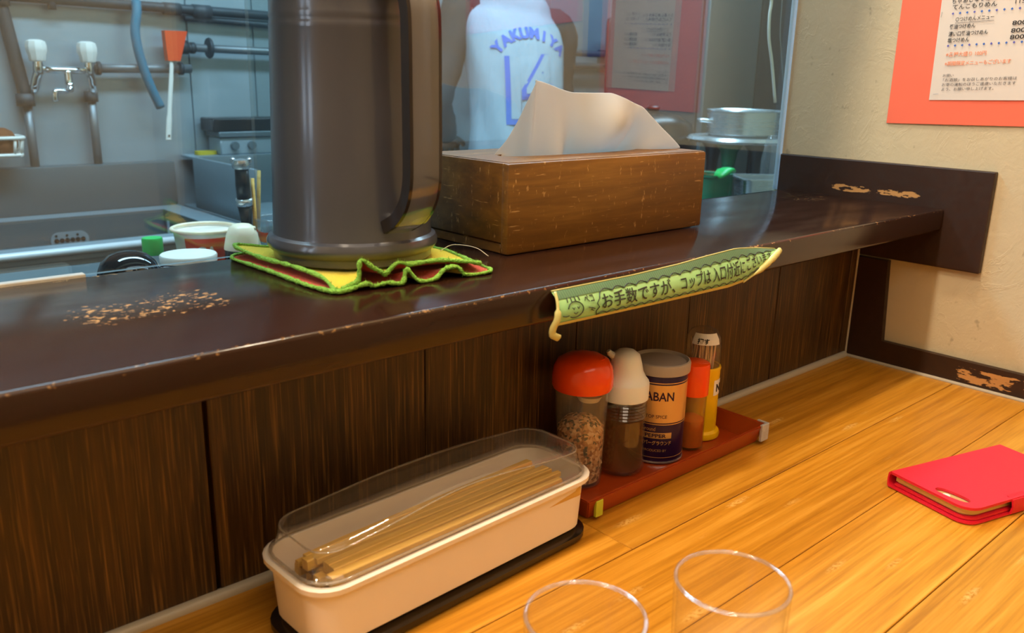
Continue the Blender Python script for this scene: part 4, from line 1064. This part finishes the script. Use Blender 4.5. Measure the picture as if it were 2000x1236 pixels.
ob('spout', tube(smooth_path([(-.444, D2-.012, .346), (-.444, D2-.014, .318), (-.446, D2-.022, .303), (-.458, D2-.034, .297), (-.482, D2-.044, .298), (-.487, D2-.046, .290), (-.487, D2-.046, .274)], 5), [.0095]*12+[.0068]*19, 12), M['chrome'], tp, 0)
# pipes
def pipe(name, label, pts, r, m, extra=None):
    t = thing(name, label, 'pipe', pts[0])
    ob('pipe_run', tube(pts, r, 12), M[m], t, 0)
    for p, ax, rr, ln in (extra or []):
        d = Vector(ax).normalized()*ln/2; ob('collar', tube([Vector(p)-d, Vector(p)+d], rr, 12), M['pipe_dark'], t, 0)
    return t
pipe('riser_pipe', 'thick grimy water pipe rising from the left tap elbow', [(-.566, 1.868, 1.2), (-.566, 1.868, .50), (-.540, 1.868, .30), (-.539, 1.868, .262)], .0155, 'pipe_dark', [((-.539, 1.868, .275), (0, 0, 1), .021, .03), ((-.566, 1.868, .51), (0, 0, 1), .021, .04)])
pipe('feed_pipe', 'grey feed pipe running down below the left tap', [(-.536, 1.868, .262), (-.536, 1.868, .10)], .0105, 'pipe')
pipe('feed_pipe', 'grey feed pipe running down below the right tap', [(-.388, 1.868, .296), (-.388, 1.868, .10)], .0105, 'pipe', [((-.388, 1.868, .283), (0, 0, 1), .0165, .026)])
pipe('cross_pipe', 'long grimy pipe crossing the kitchen wall above the taps', [(-.566, 1.868, .513), (.6, 1.868, .503)], .0125, 'pipe_dark', [((-.455, 1.868, .505), (0, 0, 1), .010, .035), ((-.085, 1.868, .507), (1, 0, 0), .017, .05), ((-.165, 1.868, .508), (1, 0, 0), .016, .045)])
pipe('cross_pipe', 'second thinner pipe just below the crossing pipe by the pitcher', [(-.13, 1.872, .488), (.6, 1.872, .470)], .008, 'pipe_dark')
pipe('rail_pipe', 'short grey rail pipe on the wall right of the taps', [(-.378, 1.862, .353), (-.128, 1.862, .357)], .0115, 'pipe', [((-.366, 1.862, .353), (1, 0, 0), .017, .010), ((-.156, 1.862, .357), (1, 0, 0), .017, .010)])
vp = pipe('valve_pipe', 'grey pipe with a valve handle running behind the pitcher', [(-.150, 1.862, .412), (.6, 1.862, .404)], .0105, 'pipe', [((-.148, 1.862, .412), (1, 0, 0), .018, .03), ((-.120, 1.862, .411), (1, 0, 0), .015, .012)])
ob('valve_handle', lathe((0, 0, 0), [(0, .004), (.026, .004), (.028, 0), (.026, -.004), (0, -.004)], 16, Matrix.Translation((-.078, 1.850, .412)) @ Matrix.Rotation(PI/2, 4, 'Y')), M['pipe_dark'], vp, 40)
tag(ob('water_hose', tube(smooth_path([(-.262, 1.846, .520), (-.266, 1.838, .490), (-.275, 1.835, .447), (-.272, 1.834, .40), (-.262, 1.836, .355), (-.246, 1.838, .305), (-.225, 1.842, .256)], 6), .0118, 14), M['blue'], None, 0), 'blue rubber hose hanging over the rail pipe', 'hose')
sp_ = thing('scraper', 'orange scraper with long white handle hanging from the rail pipe', 'scraper', (-.18, 1.84, .41))
bm = B(); add_loft(bm, [[(x, y, z) for x, y in ((a, 1.838), (b, 1.832), (b, 1.858), (a, 1.862))] for a, b, z in ((-.196, -.166, .376), (-.198, -.155, .41), (-.199, -.142, .452))])
ob('blade', bm, M['orange_red'], sp_, 40)
ob('handle', tube(smooth_path([(-.186, 1.842, .385), (-.189, 1.842, .345), (-.200, 1.844, .26), (-.209, 1.846, .185), (-.210, 1.846, .170)], 5), [.0055]*6+[.0062]*6+[.0078]*7+[.0084, .006], 10, flat=.5), M['white'], sp_, 0, 'white plastic handle')
ob('hang_hole', lathe((0, 0, 0), [(0, .0008), (.003, .0008), (.003, 0)], 12, Matrix.Translation((-.2095, 1.8415, .182)) @ Matrix.Rotation(PI/2, 4, 'X')), M['ink_soft'], sp_)
# soap basket and brush
bk = thing('sink_basket', 'white plastic basket on the wall left of the feed pipes', 'basket', (-.62, 1.82, .15))
bm = B()
for z, w_ in ((.150, .09), (.190, .105)): add_tube(bm, [(-.620+x*w_/.1, 1.825+y*w_/.1, z) for x, y in rrect(.1, .08, .02, 4)], .0045, 8, closed=True)
ob('rim', bm, M['white'], bk, 0)
for x, y in rrect(.098, .078, .02, 2): ob('bar', tube([(-.620+x*.92, 1.825+y*.92, .150), (-.620+x*1.03, 1.825+y*1.03, .190)], .0035, 6), M['white'], bk, 0)
ob('floor', box((-.662, 1.79, .146), (-.578, 1.86, .150)), M['white'], bk)
bm = lathe((-.615, 1.822, .152), [(0, 0), (.024, .002), (.036, .015), (.038, .032), (.028, .052), (.012, .060), (0, .061)], 18)
for v in bm.verts: v.co += Vector((random.uniform(-1, 1), random.uniform(-1, 1), random.uniform(-1, 1)))*.0018
tag(ob('scrubbing_brush', bm, M['sponge_brown'], None, 0), 'brown round scrubbing brush lying in the white basket', 'brush')

# ------------------------------------------------------------------ small things on the near worktop
def pc(px, dist): pass
ld = thing('ladle', 'upturned glossy black ladle bowl just behind the shelf edge', 'ladle', (-.745, .50, .11))
LX, LY = -.768, .470
ob('bowl', lathe((LX, LY, 0), [(.0345, .122), (.0335, .132), (.029, .143), (.020, .151), (.010, .1545), (0, .1555), ][::-1]+[(.033, .122), (.031, .132), (.026, .141), (.018, .148), (0, .152)], 32), M['black_gloss'], ld, 50)
ob('handle', tube(smooth_path([(LX+.030, LY-.012, .131), (LX+.060, LY-.020, .126), (LX+.13, LY-.04, .105), (LX+.19, LY-.05, .085)], 4), .006, 8), M['black_gloss'], ld, 0)
ob('rest_block', box((LX-.025, LY-.025, WT), (LX+.025, LY+.025, .1218), .004, 1), M['steel_dark'], ld, 40)
gx, gy = -.6290, .800
g1 = thing('spice_bottle', 'small clear bottle with bright green cap behind the white lid', 'bottle', (gx, gy, WT))
ob('body', lathe((gx, gy, 0), [(0, WT), (.0135, WT), (.0140, .034), (.0140, .080), (0, .080)], 24), M['jar_clear'], g1, 40)
ob('cap', lathe((gx, gy, 0), [(0, .0805), (.0152, .0805), (.0152, .1035), (.0142, .1060), (0, .1065)], 28), M['green'], g1, 40)
lx_, ly_ = -.6170, .690
c1 = thing('white_tub', 'round tub with white lid in front of the red and white cup', 'tub', (lx_, ly_, WT))
ob('body', lathe((lx_, ly_, 0), [(0, WT), (.029, WT), (.032, .087), (0, .087)], 32), M['black'], c1, 40)
ob('lid', lathe((lx_, ly_, 0), [(.0335, .0872), (.0392, .0876), (.0396, .0960), (.0382, .0980), (0, .0987)], 40), M['white'], c1, 40, 'white snap lid')
ux, uy = -.5570, .775
c2 = thing('paper_cup', 'wide paper cup with red printed band behind the white tub', 'cup', (ux, uy, WT))
ob('body', lathe((ux, uy, 0), [(0, WT+.001), (.036, WT+.001), (.0462, .116), (.0452, .116), (.0355, .036), (0, .036)], 44), M['white'], c2, 40)
ob('rim', tube([(ux+.0478*math.cos(2*PI*i/44), uy+.0478*math.sin(2*PI*i/44), .117) for i in range(44)], .0032, 8, closed=True), M['cream'], c2, 0, 'cream rolled rim')
au = math.atan2(-.517-uy, -1.071-ux)
def cupR(z): return .036+(.0462-.036)*(z-WT)/(.116-WT)
ob('red_band', add_loft(B(), [[(ux+(cupR(z)+d)*math.cos(au+a), uy+(cupR(z)+d)*math.sin(au+a), z) for z, d in ((.070, .0002), (.070, .0007), (.108, .0007), (.108, .0002))] for a in [math.radians(-40+5*i) for i in range(29)]]), M['orange_red'], c2, None, 'red printed band')
text('cup_text', 'GA', .022, lambda u, v: (ux+(cupR(.080+v)+.0011)*math.cos(au+math.radians(-18)+u/.044), uy+(cupR(.080+v)+.0011)*math.sin(au+math.radians(-18)+u/.044), .0800+v), M['white'], c2, bold=.0008, width=.030)
ob('brown_contents', lathe((ux, uy, 0), [(0, .1145), (.0445, .1130)], 32), M['casewhite'], c2, 0)
dx, dy = -.5390, .680
d1 = thing('squeeze_bottle', 'dark sauce bottle with cream dome cap right of the paper cup', 'bottle', (dx, dy, WT))
ob('body', lathe((dx, dy, 0), [(0, WT), (.024, WT), (.026, .034), (.0262, .098), (0, .098)], 32), M['casebase'], d1, 40)
dc = ob('cap', lathe((dx, dy, 0), [(0, .0985), (.0270, .0985), (.0262, .104), (.0225, .120), (.0185, .130), (.012, .1345), (0, .136)], 36), M['cream'], d1, 45)
ob('spout_tip', tube([(dx+.010, dy-.008, .1275), (dx+.016, dy-.012, .1290)], [.004, .003], 10), M['cream'], dc, 0)
ux2, uy2 = -.4270, .790
ju = thing('utensil_jar', 'glass jar with red label half hidden behind the pitcher', 'jar', (ux2, uy2, WT))
ob('body', lathe((ux2, uy2, 0), [(0, WT), (.034, WT), (.037, .04), (.037, .118), (.034, .118), (.034, .04), (0, .036)], 36), M['jug_clear'], ju, 40)
ob('rim', tube([(ux2+.036*math.cos(2*PI*i/36), uy2+.036*math.sin(2*PI*i/36), .119) for i in range(36)], .0025, 8, closed=True), M['tumbler_rim'], ju, 0)
ob('label', add_loft(B(), [[(ux2+r_*math.cos(a), uy2+r_*math.sin(a), z+.004*math.sin(3*a)) for r_, z in ((.0372, .088), (.0376, .088), (.0376, .104), (.0372, .104))] for a in [PI*1.0+PI*.9*i/16 for i in range(17)]]), M['red_cap'], ju, None, 'red wavy label')
kx, ky = -.4800, .8000
uc = thing('utensil_cup', 'short steel cup holding utensils behind the cream capped bottle', 'cup', (-.474, .806, WT))
ob('body', lathe((-.4700, .8060, 0), [(0, WT), (.021, WT), (.022, .10), (.0205, .10), (.0195, .034), (0, .034)], 28), M['steel'], uc, 40)
kf = thing('peeler', 'black handled utensil with two-eared steel end standing behind the cream capped bottle', 'utensil', (kx, ky, .04))
pt = [(kx+.010, ky+.010, .040), (kx+.006, ky+.006, .110), (kx+.004, ky+.004, .145)]
ob('tip', tube([pt[0], pt[1], (kx+.004, ky+.004, .143)], [.006, .008, .012], 12), M['black'], kf, 0)
ob('ferrule', tube([(kx+.004, ky+.004, .143), (kx+.003, ky+.003, .154)], .0135, 14), M['steel_bright'], kf, 0)
ob('grip', tube([(kx+.003, ky+.003, .154), (kx+.001, ky, .175), (kx, ky-.001, .203)], [.0112, .0116, .0108], 14), M['black'], kf, 0)
ob('end_cap', lathe((kx, ky-.001, 0), [(0, .202), (.013, .202), (.0150, .209), (.0130, .216), (0, .219)], 16), M['steel_bright'], kf, 40)
for s in (-1, 1): ob('ear', lathe((kx+s*.011, ky-.001-s*.006, 0), [(0, .210), (.004, .212), (.0045, .218), (0, .222)], 10), M['steel_bright'], kf, 40)
for i, (ox, oy) in enumerate(((.018, .004), (.026, .000))):
    tag(ob('cooking_chopstick', tube([(-.462+.004*i, .800+.008*i, .042), (kx+.020+.012*i, ky+.004, .185+.012*i)], [.0045, .0030], 8), M['chop'], None, 0), ['shorter worn wooden cooking chopstick in the steel cup beside the black utensil', 'longer worn wooden cooking chopstick in the steel cup next to the pitcher edge'][i], 'chopstick')
tag(ob('bottle_cap', lathe((-.925, .86, WT), [(0, 0), (.011, 0), (.011, .012), (.009, .014), (0, .014)], 20), M['white'], None, 40), 'loose white bottle cap on the worktop at the far left', 'cap')
tag(ob('food_scrap', lathe((-.855, .80, WT), [(0, 0), (.016, .001), (.014, .007), (.005, .011), (0, .011)], 9), M['tape_clear'], None, 40), 'small beige food scrap on the worktop left of the ladle', 'scrap')

# ------------------------------------------------------------------ right end of the kitchen worktop
pan = thing('steel_pan', 'rectangular stainless steel pan at the right end behind the glass', 'pan', (.585, .455, WT))
def pr(w, d, r, z): return [(.585+x, .455+y, z) for x, y in [(x*math.cos(-.72)-y*math.sin(-.72), x*math.sin(-.72)+y*math.cos(-.72)) for x, y in rrect(w, d, r, 4)]]
bm = B(); add_loft(bm, [pr(.200, .085, .015, WT), pr(.215, .100, .018, .156), pr(.232, .117, .020, .157), pr(.232, .117, .020, .160), pr(.213, .098, .016, .1595), pr(.195, .081, .013, WT+.003)])
ob('body', bm, M['steel_bright'], pan, 40)
ob('handle', tube(smooth_path([(.625, .372, .160), (.645, .352, .176), (.672, .332, .176), (.684, .345, .160)], 4), .0035, 8), M['steel_bright'], pan, 0)
gb = thing('green_tub', 'green plastic tub behind the wooden tissue box, next to the steel pan', 'tub', (.446, .560, WT))
bm = B(); add_loft(bm, [[(.446+x, .560+y, z) for x, y in rrect(w_, w_*.9, .014, 4)] for w_, z in ((.066, WT), (.078, .160), (.084, .162), (.084, .166), (.074, .165), (.060, WT+.003))])
ob('body', bm, M['green_dark'], gb, 40)
ob('flap', tube(smooth_path([(.425, .525, .162), (.446, .520, .176), (.472, .522, .170)], 4), [.012, .017, .020, .022, .020, .018, .016, .012, .008], 10, flat=.35), M['green'], gb, 0)
tv = thing('pot_stand', 'steel pot stand with wide top plate and curved green legs', 'stand', (.7425, .686, WT))
TCX, TCY = .7425, .686
ob('top_plate', lathe((TCX, TCY, 0), [(0, .214), (.125, .214), (.131, .220), (.125, .227), (0, .227)], 48), M['steel_bright'], tv, 40)
for i, (a, mm) in enumerate(((3.4, 'green_dark'), (4.25, 'dark_grey'), (5.2, 'dark_grey'), (1.6, 'dark_grey'))):
    x, y = TCX+.078*math.cos(a), TCY+.078*math.sin(a)
    ob('leg', lathe((x, y, 0), [(0, WT), (.020, WT), (.015, .09), (.014, .16), (.020, .195), (.034, .2138), (0, .2138)], 20), M[mm], tv, 40)
pt_ = thing('stock_pot', 'steaming low steel stock pot on the round stand near the fridge', 'pot', (TCX, TCY, .2275))
ob('body', lathe((TCX, TCY, 0), [(0, .2278), (.078, .2278), (.084, .234), (.085, .286), (.088, .288), (.086, .290), (.081, .287), (.080, .236), (0, .234)], 44), M['steel_bright'], pt_, 40)
for a in (2.5, 5.6): ob('handle', tube(smooth_path([(TCX+.084*math.cos(a-.16), TCY+.084*math.sin(a-.16), .262), (TCX+.108*math.cos(a), TCY+.108*math.sin(a), .264), (TCX+.084*math.cos(a+.16), TCY+.084*math.sin(a+.16), .262)], 5), .005, 8), M['steel_bright'], pt_, 0)
jg = thing('clear_jug', 'narrow clear plastic jug standing just behind the steel pan', 'jug', (.641, .539, WT))
ob('body', lathe((.641, .539, 0), [(0, WT), (.020, WT), (.022, .04), (.020, .19), (.012, .232), (.008, .240), (0, .241)], 24), M['jug_clear'], jg, 40)
ob('handle', tube(smooth_path([(.655, .527, .205), (.676, .510, .195), (.680, .507, .165), (.660, .523, .13)], 5), .004, 8), M['jug_clear'], jg, 0)
rack = thing('wire_rack', 'small white wire rack at the right edge behind the glass', 'rack', (.76, .52, WT))
for z in (.190, .205): ob('wire', tube([(.76, .53, z), (.82, .46, z)], .003, 6), M['steel_bright'], rack, 0)
for x, y in ((.76, .53), (.79, .495), (.82, .46)): ob('post', tube([(x, y, WT), (x, y, .207)], .0035, 6), M['steel_bright'], rack, 0)
rc_ = thing('black_pot', 'large rounded black pot behind the white tissue', 'pot', (.700, .930, WT))
ob('body', lathe((.700, .930, 0), [(0, WT), (.085, WT), (.108, .06), (.118, .14), (.116, .20), (.102, .245), (.066, .268), (.02, .276), (0, .277)], 40), M['black'], rc_, 50)
ob('lid_knob', lathe((.700, .930, 0), [(0, .2775), (.014, .2775), (.018, .287), (.012, .292), (0, .293)], 20), M['black'], rc_, 40)
fr = thing('fridge', 'tall dark grey steel fridge at the right end of the kitchen', 'fridge', (1.2, 1.12, KF))
ob('body', box((.96, .99, KF+.05), (1.42, 1.33, 1.1), .006, 2), M['dark_grey'], fr, 40)
dr_ = ob('door', box((.965, .968, KF+.10), (1.212, .9885, 1.08), .004, 2), M['steel_dark'], fr, 40)
ob('door_handle', tube([(.985, .952, -.45), (.985, .952, -.10)], .008, 8), M['steel_dark'], dr_, 0)
ob('door', box((1.216, .968, KF+.10), (1.418, .9885, 1.08), .004, 2), M['navy'], fr, 40, 'dark blue door panel')
for lx, ly in ((1.0, 1.02), (1.38, 1.02), (1.0, 1.3), (1.38, 1.3)): ob('leg', tube([(lx, ly, KF), (lx, ly, KF+.051)], .02, 10), M['black'], fr, 0)
cb = ob('power_cable', tube(smooth_path([(.292, .364, 1.69), (.296, .364, .90), (.3007, .364, .5402), (.3099, .364, .4912), (.3082, .364, .4658), (.3136, .364, .4277), (.3315, .364, .3849), (.3542, .364, .3181)], 5), .0026, 8), M['white'], None, 0)
cb2 = ob('power_cable', tube(smooth_path([(.335, .364, 1.69), (.340, .364, .90), (.3439, .364, .4936), (.3573, .364, .4077), (.3853, .364, .318), (.3807, .364, .2341)], 5), .0011, 8), M['steel_dark'], None, 0)
tag(cb2, 'thin grey cable hanging beside the glass edge right of the white cable', 'cable')
tag(cb, 'thin white cable hanging from the ceiling in front of the dark fridge', 'cable')
wrk = thing('wall_rack', 'steel wall rack with two rails behind the cook at the right', 'rack', (1.52, 1.86, .38))
for z in (.402, .447): ob('rail', tube([(1.26, 1.845, z), (1.78, 1.845, z)], .012, 10), M['pipe_dark'], wrk, 0)
for x in (1.28, 1.52, 1.76): ob('bracket', box((x-.008, 1.84, .38), (x+.008, 1.893, .465), .002, 1), M['pipe_dark'], wrk, 40)
sw = thing('swan_tap', 'dark swan-neck tap on the kitchen wall right of the cook', 'tap', (1.50, 1.86, .40))
ob('spout', tube(smooth_path([(1.495, 1.815, .25), (1.488, 1.815, .54), (1.500, 1.81, .572), (1.535, 1.805, .578), (1.66, 1.80, .565), (1.665, 1.80, .53)], 5), .011, 10), M['pipe_dark'], sw, 0)
ob('valve', tube([(1.495, 1.81, .285), (1.495, 1.893, .285)], .014, 10), M['pipe_dark'], sw, 0)

# ------------------------------------------------------------------ cook, seen from behind
P0 = Vector((.664, 1.405)); Fd = Vector((.45, .89)).normalized(); Rd = Vector((Fd.y, -Fd.x))
PU = .05
def bp_(f, r, z): q = P0+Fd*f+Rd*r; return Vector((q.x, q.y, z+PU*max(0.0, min(1.0, (z+.7)/.7))))
per = thing('person', 'cook in white numbered jersey over dark sleeves, back turned, bending over the counter', 'person', (P0.x, P0.y, KF))
def skin(name, nodes, edges, m, parent, root=0, sub=2, label=None, extra=None):
    bm = B(); L = bm.verts.layers.skin.verify(); vs = []
    for p, r in nodes:
        v = bm.verts.new(p); v[L].radius = (r, r) if not isinstance(r, tuple) else r; vs.append(v)
    vs[root][L].use_root = True
    for a, b in edges: bm.edges.new((vs[a], vs[b]))
    me = bpy.data.meshes.new(name); bm.to_mesh(me); bm.free()
    o = bpy.data.objects.new(name, me); sc.collection.objects.link(o)
    md = o.modifiers.new('skin', 'SKIN'); md.use_smooth_shade = True
    if sub: sm = o.modifiers.new('sub', 'SUBSURF'); sm.levels = sm.render_levels = sub
    dg = bpy.context.evaluated_depsgraph_get(); dg.update(); ev = o.evaluated_get(dg); m2 = bpy.data.meshes.new_from_object(ev)
    bm = B(); bm.from_mesh(m2); bpy.data.objects.remove(o); bpy.data.meshes.remove(m2)
    if extra: extra(bm)
    o2 = ob(name, bm, m, parent, 0, label); return o2
sh_l = bp_(.085, -.155, .505); sh_r = bp_(.110, .150, .435); neck0 = bp_(.115, -.030, .575); head = bp_(.205, -.020, .690)
el_l = bp_(.06, -.235, .235); wr_l = bp_(.27, -.17, .120); el_r = bp_(.17, .170, .185); wr_r = bp_(.36, .13, .115)
nd = [(bp_(0, 0, .06), (.13, .095)), (bp_(.01, 0, .20), (.115, .085)), (bp_(.05, 0, .36), (.13, .09)), (bp_(.09, -.01, .46), (.075, .055)), (neck0+Vector((0, 0, .01)), .052), (bp_(.145, -.028, .615), .05),
      (sh_l, .052), (el_l, .040), (wr_l, .026), (sh_r, .052), (el_r, .040), (wr_r, .026),
      (bp_(0, -.09, .02), .088), (bp_(.02, -.10, -.36), .060), (bp_(-.01, -.10, -.74), .040), (bp_(.10, -.11, -.775), .035),
      (bp_(0, .09, .02), .088), (bp_(.03, .10, -.36), .060), (bp_(.0, .10, -.74), .040), (bp_(.11, .11, -.775), .035)]
ed = [(0, 1), (1, 2), (2, 3), (3, 4), (4, 5), (3, 6), (6, 7), (7, 8), (3, 9), (9, 10), (10, 11), (0, 12), (12, 13), (13, 14), (14, 15), (0, 16), (16, 17), (17, 18), (18, 19)]
def hand(wrist, elbow, side):
    d = (wrist-elbow).normalized(); sd = d.cross(Vector((0, 0, 1))).normalized()*side; dn = sd.cross(d)*side
    i0 = len(nd); palm = wrist+d*.055; nd.append((palm, (.030, .016))); pi_ = i0
    base = 8 if side < 0 else 11
    ed.append((base, i0))
    for k, (o_, l_) in enumerate(((-.027, .060), (-.009, .070), (.009, .066), (.026, .052))):
        i = len(nd); a = palm+d*.030+sd*o_; nd.append((a, .0095)); nd.append((a+d*l_*.5-Vector((0, 0, .006)), .0085)); nd.append((a+d*l_*.85-Vector((0, 0, .022)), .0070))
        ed.extend([(pi_, i), (i, i+1), (i+1, i+2)])
    i = len(nd); a = wrist+d*.025+sd*-.030; nd.append((a, .012)); nd.append((a+d*.030-sd*.018, .0095)); nd.append((a+d*.055-sd*.020, .008)); ed.extend([(pi_, i), (i, i+1), (i+1, i+2)])
hand(wr_l, el_l, -1); hand(wr_r, el_r, 1)
def head_extra(bm):
    up = Vector((0, 0, 1)); hf = Vector((Fd.x, Fd.y, -.45)).normalized(); hr = Vector((Rd.x, Rd.y, 0)); hu = hr.cross(hf).normalized()
    def ell(c, rx, ry, rz, seg=20, rings=14, chin=0):
        R = []
        for i in range(1, rings):
            t = PI*i/rings; rg = []
            for k in range(seg):
                a = 2*PI*k/seg; x, y, z = math.sin(t)*math.cos(a), math.sin(t)*math.sin(a), math.cos(t)
                kx = 1-chin*max(0, -z)**1.5; rg.append(c+hr*(x*rx*kx)+hf*(y*ry*(1-.3*chin*max(0, -z)))+hu*(z*rz))
            R.append(rg)
        t_, b_ = bm.verts.new(c+hu*rz), bm.verts.new(c-hu*rz); V = [[bm.verts.new(p) for p in r] for r in R]
        for a, b in zip(V, V[1:]):
            for k in range(seg): j_ = (k+1) % seg; bm.faces.new((a[k], a[j_], b[j_], b[k]))
        for k in range(seg): j_ = (k+1) % seg; bm.faces.new((t_, V[0][j_], V[0][k])); bm.faces.new((b_, V[-1][k], V[-1][j_]))
    ell(head, .075, .092, .112, chin=.35)
    ell(head+hf*.095-hu*.012, .012, .016, .022, 10, 8)
    for s in (-1, 1): ell(head+hr*s*.077-hu*.005, .010, .018, .030, 10, 8)
    ell(head+hf*.083-hu*.052, .022, .008, .007, 10, 8)
body = skin('body', nd, ed, M['skin'], per, 0, 2, None, head_extra)
hf = Vector((Fd.x, Fd.y, -.45)).normalized(); hr = Vector((Rd.x, Rd.y, 0)); hu = hr.cross(hf).normalized()
for s in (-1, 1): ob('eye', lathe((0, 0, 0), [(0, .008), (.006, .006), (.009, 0), (0, -.004)], 12, Matrix.Translation(head+hf*.080+hr*s*.030+hu*.012) @ hf.to_track_quat('Z', 'Y').to_matrix().to_4x4()), M['ink'], per, 0)
bm = B(); R = []
for i in range(10):
    t = .05+i*.19; rg = []
    for k in range(24):
        a = 2*PI*k/24; x, y, z = math.sin(t)*math.cos(a), math.sin(t)*math.sin(a), math.cos(t)
        if y > .2: z = max(z, .35+.3*y)
        q = head-hf*.008+hu*.006+hr*(x*.083)+hf*(y*.098)+hu*(z*.118); rg.append(q+Vector((random.uniform(-1, 1), random.uniform(-1, 1), 0))*.002)
    R.append(rg)
ob('hair', add_loft(bm, R), M['hair'], per, 0, 'short black hair')
# dark long sleeves
def taper(a, b, c, r0, r1, r2): return smooth_path([a, a.lerp(b, .5), b, b.lerp(c, .5), c], 5), None
for a, b, c in ((sh_l, el_l, wr_l), (sh_r, el_r, wr_r)):
    inn2 = a.lerp(bp_(.09, -.005, .47), .45)
    ptsv = smooth_path([inn2, a, a.lerp(b, .5), b, b.lerp(c, .55), c.lerp(b, .06)], 6); n_ = len(ptsv)
    rr = [.060-.024*(i/(n_-1))+.002*math.sin(i*1.9) for i in range(n_)]
    ob('sleeve', tube(ptsv, rr, 18), M['sleeve'], per, 0, 'dark grey long sleeve')
# trousers
for s in (-1, 1):
    ptsv = smooth_path([bp_(0, s*.055, .05), bp_(0, s*.09, -.10), bp_(.025, s*.10, -.36), bp_(0, s*.10, -.70)], 6); n_ = len(ptsv)
    ob('trouser_leg', tube(ptsv, [.098-.035*(i/(n_-1)) for i in range(n_)], 18), M['trousers'], per, 0, 'dark trouser leg')
    ob('shoe', add_loft(B(), [[tuple(bp_(.06+y*1.0, s*.105+x, z)) for x, y in rrect(w_, l_, .03, 4)] for w_, l_, z in ((.085, .25, KF+.001), (.09, .26, KF+.02), (.075, .20, KF+.06), (.06, .12, KF+.085))]), M['black'], per, 40)
# jersey shell
lv = [(-.06, .00, -.005, .150, .118), (.05, .00, -.005, .147, .114), (.16, .005, -.006, .138, .108), (.26, .020, -.006, .139, .110), (.34, .040, -.007, .146, .112), (.41, .058, -.008, .150, .108), (.455, .075, -.010, .146, .098), (.49, .088, -.014, .128, .082), (.525, .100, -.020, .128, .086), (.560, .112, -.026, .108, .078), (.590, .125, -.030, .080, .068)]
TILT = .13
def jring(z, f, r, hw, hd_, n=48):
    out = []
    for k in range(n):
        a = 2*PI*k/n; c, s = math.cos(a), math.sin(a); e = .82
        x = hw*math.copysign(abs(c)**e, c); y = hd_*math.copysign(abs(s)**e, s)
        tl = TILT*max(0, min(1, (z-.25)/.2))
        wob = .004*math.sin(a*7+z*20)*max(0, 1-max(0, z-.2)*3)
        out.append(tuple(bp_(f+y+wob*s, r+x*(1+wob*3), z-x*tl)))
    return out
def jtab(z):
    for a, b in zip(lv, lv[1:]):
        if z <= b[0]: t = max(0, (z-a[0])/(b[0]-a[0])); return tuple(p+(q-p)*t for p, q in zip(a, b))
    return lv[-1]
zs = [-.06+.65*i/46 for i in range(47)]
jb = B(); add_loft(jb, [jring(*jtab(z)) for z in zs], caps=False)
jo = ob('jersey', jb, M['jersey'], per, 0, 'white sports jersey with blue lettering')
md = jo.modifiers.new('cloth', 'SOLIDIFY'); md.thickness = .003; md.offset = -1
def on_back(x, z, off=.003):
    """x to the cook's right, z up, on the back surface of the jersey"""
    tl = TILT*max(0, min(1, (z-.25)/.2)); zz = z
    for _ in range(4):
        q = jtab(zz); tl = TILT*max(0, min(1, (zz-.25)/.2)); zz = z+x*tl
        zz = max(-.05, min(.58, zz))
    q = jtab(zz); hw, hd_ = q[3], q[4]; e = .82
    c = max(-.97, min(.97, (x-0)/hw)); cc = abs(c)**(1/e); s = math.sqrt(max(0, 1-cc*cc)); y = -hd_*s**e
    return tuple(bp_(q[1]+y-off, q[2]+x, z))
def arc_text(body, R, cz, size, span, x0=0.0):
    n = len(body)
    for i, ch in enumerate(body):
        a = (i-(n-1)/2)*span/(n-1)
        def fn(u, v, a=a): return on_back(x0+(R+v)*math.sin(a)+u*math.cos(a), cz+(R+v)*math.cos(a)-u*math.sin(a))
        text('jersey_letter', ch, size, fn, M['jersey_blue'], jo, 'CENTER', .0022, None, .012)
arc_text('YAKUMIYA', .118, .295, .040, 1.65, .022)
def num(ch, x0, z0, size, m, off, dx=0, dz=0, bold=.004):
    text('jersey_number', ch, size, lambda u, v: on_back(x0+dx+u*.8, z0+dz+v, off), m, jo, 'CENTER', bold, None, .02)
num('1', -.030, .195, .235, M['jersey_blue'], .0026, -.008, -.008, .014); num('1', -.030, .195, .235, M['jersey'], .0036, 0, 0, .006)
num('4', .046, .215, .215, M['jersey_blue'], .0026, -.007, -.008, .013); num('4', .046, .215, .215, M['jersey'], .0036, 0, 0, .004)
